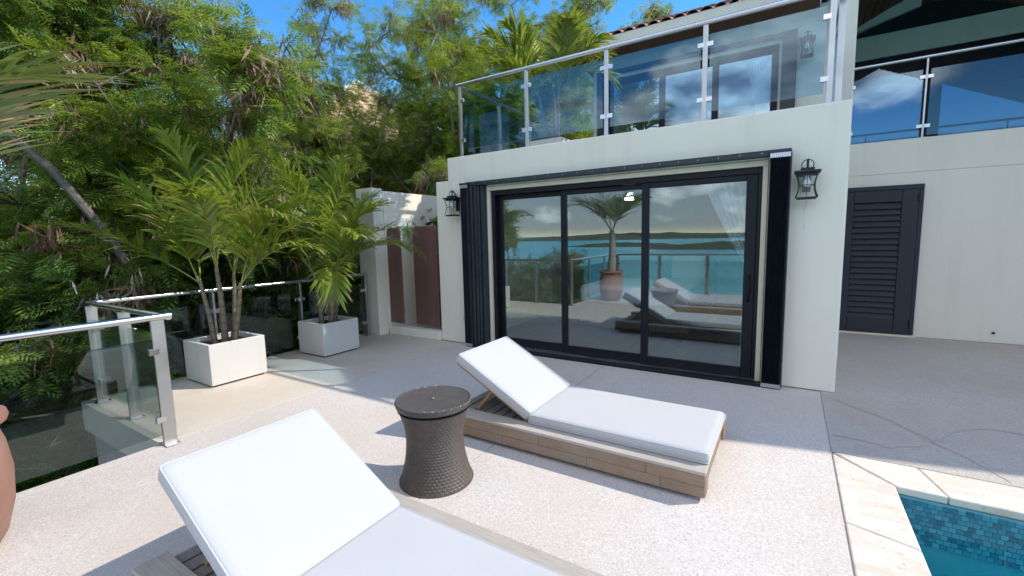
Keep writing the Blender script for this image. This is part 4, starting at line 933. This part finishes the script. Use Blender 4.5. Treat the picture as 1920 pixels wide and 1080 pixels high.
def grow(seed, H=7.4, trunkH=2.0, limbs=6, spread=2.6, lean=(0, 0), path=None, fsize=(.16, .29), per=12, tw=(5, 6), trunk_r=.085, pods=16, low=.0):
    g = np.random.default_rng(seed); b = MB(); tips = []
    if path is None:
        path = [Vector((lean[0]*t*t + .08*g.normal(), lean[1]*t*t + .08*g.normal(), trunkH*t)) for t in (0, .33, .66, 1)]
        path[0] = Vector((0, 0, -.3))
    b.tube(path, [trunk_r*(1.25-.45*i/(len(path)-1)) for i in range(len(path))], 8)
    top = path[-1]
    for li in range(limbs):
        az = 2*math.pi*(li+g.uniform(-.3, .3))/limbs; el = R(g.uniform(28, 72)) if li else R(82)
        st = path[-1] if li % 2 == 0 else path[-1].lerp(path[-2], g.uniform(.1, .8)); d = Vector((math.cos(az)*math.cos(el), math.sin(az)*math.cos(el), math.sin(el)))
        Ln = (H - trunkH)*g.uniform(.72, 1.0) if el > R(50) else spread*g.uniform(.8, 1.1); K = 6; p = st.copy(); pts = [p.copy()]
        for k in range(K):
            d = (d + Vector(g.normal(0, .16, 3)) + Vector((0, 0, .05 if k < 3 else -.08))).normalized(); p = p + d*(Ln/K); pts.append(p.copy())
        r0 = trunk_r*.62; b.tube(pts, [r0*(1-.78*i/K) for i in range(K+1)], 6)
        for k in range(1, K+1):
            for q in range(tw[0] if k > 1 else 2):
                a2 = g.uniform(0, 6.28); dl = pts[k] - pts[k-1]; dl.normalize(); rv = Vector(g.normal(0, 1, 3)); rv = (rv - dl*rv.dot(dl)).normalized()
                d2 = (dl*g.uniform(.2, .8) + rv + Vector((0, 0, .12))).normalized(); l2 = g.uniform(.5, 1.05)*(spread/2.6); p2 = pts[k].copy(); pp = [p2.copy()]
                for m_ in range(3):
                    d2 = (d2 + Vector(g.normal(0, .2, 3)) + Vector((0, 0, -.06))).normalized(); p2 = p2 + d2*l2/3; pp.append(p2.copy())
                b.tube(pp, [.017, .014, .010, .005], 4, False)
                for e in range(tw[1]):
                    f = g.uniform(.25, 1.0)*3; k0 = min(2, int(f)); s0 = pp[k0].lerp(pp[k0+1], f-k0); d3 = (d2*.6 + Vector(g.normal(0, .75, 3))).normalized(); tips.append((np.array(s0), np.array(d3)))
    tp = np.array([t_[0] for t_ in tips]); td = np.array([t_[1] for t_ in tips]); N = len(tips)
    # fronds along each twig
    idx = np.repeat(np.arange(N), per); n = len(idx); f = g.uniform(0, .42, n)[:, None]
    P = tp[idx] + td[idx]*f + g.normal(0, .035, (n, 3)); D = td[idx]*.55 + g.normal(0, .62, (n, 3)); D[:, 2] = D[:, 2]*.55 - .10
    V, F = place(P, D, g.uniform(*fsize, n), g.normal(0, .5, n))
    T = Tree(); T.trunk = b; T.V, T.F = V, F
    cd = np.linalg.norm((tp - tp.mean(0))/tp.std(0), axis=1); ci = g.choice(N, pods, replace=False, p=cd**4/np.sum(cd**4)); pi_ = np.repeat(ci, 30); n = len(pi_); P = tp[pi_] + g.normal(0, .09, (n, 3)); D = g.normal(0, .45, (n, 3)); D[:, 2] -= 1.0
    T.PV, T.PF = place(P, D, g.uniform(.15, .30, n), g.uniform(0, 6.28, n), PT, PF)
    return T
def tree_meshes(T, mat, bark='bark'):
    return (T.trunk.mesh('trunk', M[bark], True), npmesh('crown', T.V, T.F, M[mat]), npmesh('seed_pods', T.PV, T.PF, M['pod']))
V1 = tree_meshes(grow(11, H=7.2, spread=2.7, pods=230), 'leaf_tree'); V2 = tree_meshes(grow(12, H=10.8, spread=2.6, limbs=8, trunkH=3.6, pods=60, per=7, trunk_r=.10), 'leaf_tree_yellow', 'bark_pale')
V3 = tree_meshes(grow(13, H=6.6, spread=2.9, limbs=7, trunkH=1.5, pods=190), 'leaf_tree_dark'); V4 = tree_meshes(grow(14, H=10.6, spread=2.5, limbs=8, trunkH=5.4, pods=40, per=6, trunk_r=.10), 'leaf_tree', 'bark_pale')
def tree(label, ms, x, y, z=None, s=1.0, rz=0.0, group='feathery trees left of the villa', name='tree'):
    z = float(terrain_z(np.array(x), np.array(y))) if z is None else z
    T = thing(name, label, 'tree', (x, y, z), R(rz), group); T.scale = (s, s, s)
    for nm, me in zip(('trunk', 'crown', 'seed_pods'), ms):
        if me is None: continue
        o = link(nm, me, T)
        if nm != 'trunk': tag(o, kind='stuff')
    return T
tree('feathery tree with brown pod clusters above the sunlit planter', V1, -8.6, -1.9, s=1.0, rz=20)
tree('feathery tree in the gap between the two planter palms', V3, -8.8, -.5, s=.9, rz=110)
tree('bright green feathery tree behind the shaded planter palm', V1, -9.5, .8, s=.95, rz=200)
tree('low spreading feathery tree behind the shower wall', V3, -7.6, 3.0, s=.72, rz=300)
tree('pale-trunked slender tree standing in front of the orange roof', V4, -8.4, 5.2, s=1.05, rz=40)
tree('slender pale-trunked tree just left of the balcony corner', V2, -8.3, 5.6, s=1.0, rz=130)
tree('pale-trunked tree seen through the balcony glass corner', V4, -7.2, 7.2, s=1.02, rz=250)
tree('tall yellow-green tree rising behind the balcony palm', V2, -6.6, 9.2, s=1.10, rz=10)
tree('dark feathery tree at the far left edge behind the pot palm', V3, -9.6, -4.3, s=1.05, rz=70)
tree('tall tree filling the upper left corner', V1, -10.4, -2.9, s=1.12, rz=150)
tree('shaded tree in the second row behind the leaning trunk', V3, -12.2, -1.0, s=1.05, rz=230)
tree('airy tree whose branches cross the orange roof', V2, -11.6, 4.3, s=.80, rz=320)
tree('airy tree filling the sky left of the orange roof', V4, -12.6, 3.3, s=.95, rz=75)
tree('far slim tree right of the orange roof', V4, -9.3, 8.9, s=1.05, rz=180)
tree('far tree at the back behind the balcony railing corner', V2, -9.0, 11.5, s=1.08, rz=280)
# leaning old trunk at the left
path = [Vector(p) for p in ((-7.75, -2.15, -1.9), (-7.85, -2.5, .1), (-8.0, -3.05, 1.7), (-8.1, -3.5, 2.55), (-8.25, -4.1, 3.3), (-8.4, -4.6, 4.0))]
T5 = grow(21, H=6.8, trunkH=4.0, limbs=5, spread=1.9, path=path, trunk_r=.05, pods=60)
ms = tree_meshes(T5, 'leaf_tree_dark'); tree('old tree with a thick bare trunk leaning to the left edge', ms, 0, 0, 0.0)
# trees seaward of the terrace, mirrored in the left pane
tree('seaward tree beyond the terrace railing, mirrored in the left door pane', V3, -8.4, -7.6, z=-2.6, s=.80, rz=90, group='trees on the sea side')
tree('seaward shrubby tree below the railing, mirrored in the left door pane', V1, -7.2, -9.8, z=-3.4, s=.62, rz=190, group='trees on the sea side')

# undergrowth, dry brushwood, rocks
def undergrowth():
    g = np.random.default_rng(5); Ps = []; Ds = []; Ss = []
    spots = []
    for k in range(64):
        x = g.uniform(-11.5, -6.95); y = g.uniform(-5.6, 2.6)
        if y < -4.0 and x > -6.9: continue
        spots.append((x, y, g.uniform(.35, .75)))
    for k in range(10): spots.append((g.uniform(-6.6, -5.0), g.uniform(-6.5, -4.6), g.uniform(.2, .4)))
    for x, y, r_ in spots:
        z = float(terrain_z(np.array(x), np.array(y))); n = 330; dv = g.normal(0, 1, (n, 3)); dv[:, 2] = np.abs(dv[:, 2]); dv /= np.linalg.norm(dv, axis=1, keepdims=True)
        rad = r_*g.uniform(.45, 1.05, n)[:, None]; Ps.append(np.array([x, y, z]) + dv*rad*np.array([1.1, 1.1, 2.1])); Ds.append(dv*.5 + g.normal(0, .6, (n, 3))*np.array([1, 1, .5])); Ss.append(g.uniform(.14, .27, n))
    V, F = place(np.concatenate(Ps), np.concatenate(Ds), np.concatenate(Ss), g.normal(0, .5, sum(map(len, Ss))))
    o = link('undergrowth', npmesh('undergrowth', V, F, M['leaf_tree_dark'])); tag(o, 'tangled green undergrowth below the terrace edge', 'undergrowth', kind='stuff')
    b = MB(); rr = random.Random(9)
    for k in range(150):
        x, y = rr.uniform(-10.5, -6.9), rr.uniform(-5.8, 1.5); z = float(terrain_z(np.array(x), np.array(y))) + rr.uniform(.0, 1.7); a = rr.uniform(0, 6.28); e = rr.uniform(-.5, .6); l = rr.uniform(.5, 1.9); d = Vector((math.cos(a)*math.cos(e), math.sin(a)*math.cos(e), math.sin(e))); p = Vector((x, y, z)); pts = [p.copy()]
        for q in range(5): d = (d + Vector((rr.gauss(0, .16), rr.gauss(0, .16), rr.gauss(0, .16)))).normalized(); p = p + d*l/5; pts.append(p.copy())
        r0 = rr.choice((.006, .008, .012, .02)); b.tube(pts, [r0*(1-.13*i) for i in range(6)], 5, False)
    tag(b.build('brushwood', M['twig_dry']), 'dry fallen branches tangled under the trees', 'brushwood', kind='stuff')
    n = 5200; g2 = np.random.default_rng(6); x = g2.uniform(-10.5, -4.9, n); y = g2.uniform(-7.2, 2, n); ok = ~((x > -6.7) & (y > -3.95)); x, y = x[ok], y[ok]; n = len(x)
    P = np.stack([x, y, terrain_z(x, y)+.015], -1); D = g2.normal(0, 1, (n, 3)); D[:, 2] *= .25; V, F = place(P, D, g2.uniform(.07, .17, n), g2.uniform(-.6, .6, n), np.array([[0, 0, 0], [.4, .14, .02], [1, 0, 0], [.4, -.14, .02]]), PF)
    tag(link('leaf_litter', npmesh('leaf_litter', V, F, M['leaf_litter'])), 'dry leaf litter on the slope under the trees', 'leaf litter', kind='stuff')
undergrowth()
def rock(label, loc, s, seed):
    g = np.random.default_rng(seed); n, m = 20, 12; V = []; ph = g.uniform(0, 6.28, 8)
    for k in range(m+1):
        t = math.pi*k/m
        for j in range(n):
            a = 2*math.pi*j/n; r_ = 1 + .16*math.sin(3*a+ph[0]+2*t) + .12*math.sin(5*t+ph[1]+a) + .07*math.sin(9*a+ph[2]) + .05*g.normal()
            V.append((loc[0]+s[0]*r_*math.sin(t)*math.cos(a), loc[1]+s[1]*r_*math.sin(t)*math.sin(a), loc[2]+s[2]*r_*math.cos(t)))
    F = [[k*n+j, k*n+(j+1) % n, (k+1)*n+(j+1) % n, (k+1)*n+j] for k in range(m) for j in range(n)]
    tag(link('rock', npmesh('rock', np.array(V), np.array(F), M['rock'])), label, 'rock', 'grey rocks below the terrace')
rock('wide grey rock below the notch in the railing', (-6.0, -4.7, -1.55), (.9, .6, .35), 1); rock('pale rock behind the glass by the pot', (-6.9, -5.3, -1.4), (.6, .7, .4), 2)
rock('small pale rock under the back railing between the planters', (-7.5, -1.6, -1.2), (.55, .6, .5), 3); rock('grey rock behind the shaded planter', (-7.7, -.5, -1.1), (.5, .5, .55), 4)

# ------------------------------------------------------------------ the neighbour's house
nb = thing('neighbour_house', 'orange house with a steep tiled roof half hidden by trees', 'house', (-16.0, 7.8, 0), R(62))
ap = 8.0; ev = 3.9; hw = 4.6
roof_ = bpy.data.objects.new('roof', None); COL.objects.link(roof_); roof_.parent = nb
b = MB(); NCs = 22
for sd_ in range(4):
    Mz = Matrix.Rotation(math.pi/2*sd_, 3, 'Z')
    for k in range(NCs):
        t0, t1 = k/NCs, (k+1)/NCs; w0, w1 = hw*(1-t0), hw*(1-t1); z0, z1 = ev+(ap-ev)*t0, ev+(ap-ev)*t1
        nt_ = max(1, int(2*w0/.36))
        for q in range(nt_):
            xa, xb = -w0+2*w0*q/nt_, -w0+2*w0*(q+1)/nt_; ka = w1/w0 if w0 > 0 else 0; xm = (xa+xb)/2
            vs = [(xa, -w0, z0), (xm, -w0-.05, z0+.09), (xb, -w0, z0), (xb*ka, -w1, z1), (xm*ka, -w1-.02, z1+.06), (xa*ka, -w1, z1)]
            b.add([Mz @ Vector(v_) for v_ in vs], [(0, 1, 4, 5), (1, 2, 3, 4), (0, 2, 1)])
tag(b.build('roof_tiles', M['roof_orange'], roof_, smooth=False), kind='stuff')
for k in range(4):
    a = R(45+90*k); b = MB(); b.tube([(math.sqrt(2)*hw*math.cos(a), math.sqrt(2)*hw*math.sin(a), ev+.08), (0, 0, ap+.1)], .13, 8); b.build('hip_ridge', M['wall_white'], roof_)
MB().box(-hw+.1, hw-.1, -hw+.1, hw-.1, ev-.25, ev-.02).build('eave_board', M['wall_white'], roof_)
MB().box(-4.0, 4.0, -4.0, 4.0, -6, ev-.26).build('wall', M['wall_orange'], nb)
for x in (-2.4, 0, 2.4):
    w_ = MB().box(x-.5, x+.5, -4.06, -4.0, 1.6, 3.0).build('window', M['wall_white'], nb); MB().box(x-.42, x+.42, -4.075, -4.062, 1.68, 2.92).build('pane', M['door_glass_upper'], w_)
nw = thing('garden_wall', 'orange stucco wall glimpsed through the trees on the left', 'wall', (-17.2, 2.4, 0), R(60))
MB().box(-3.2, 3.2, -.15, .15, -4, 3.1).build('panel', M['wall_orange'], nw); MB().box(-3.3, 3.3, -.22, .22, 3.102, 3.25).build('cap', M['wall_white'], nw)
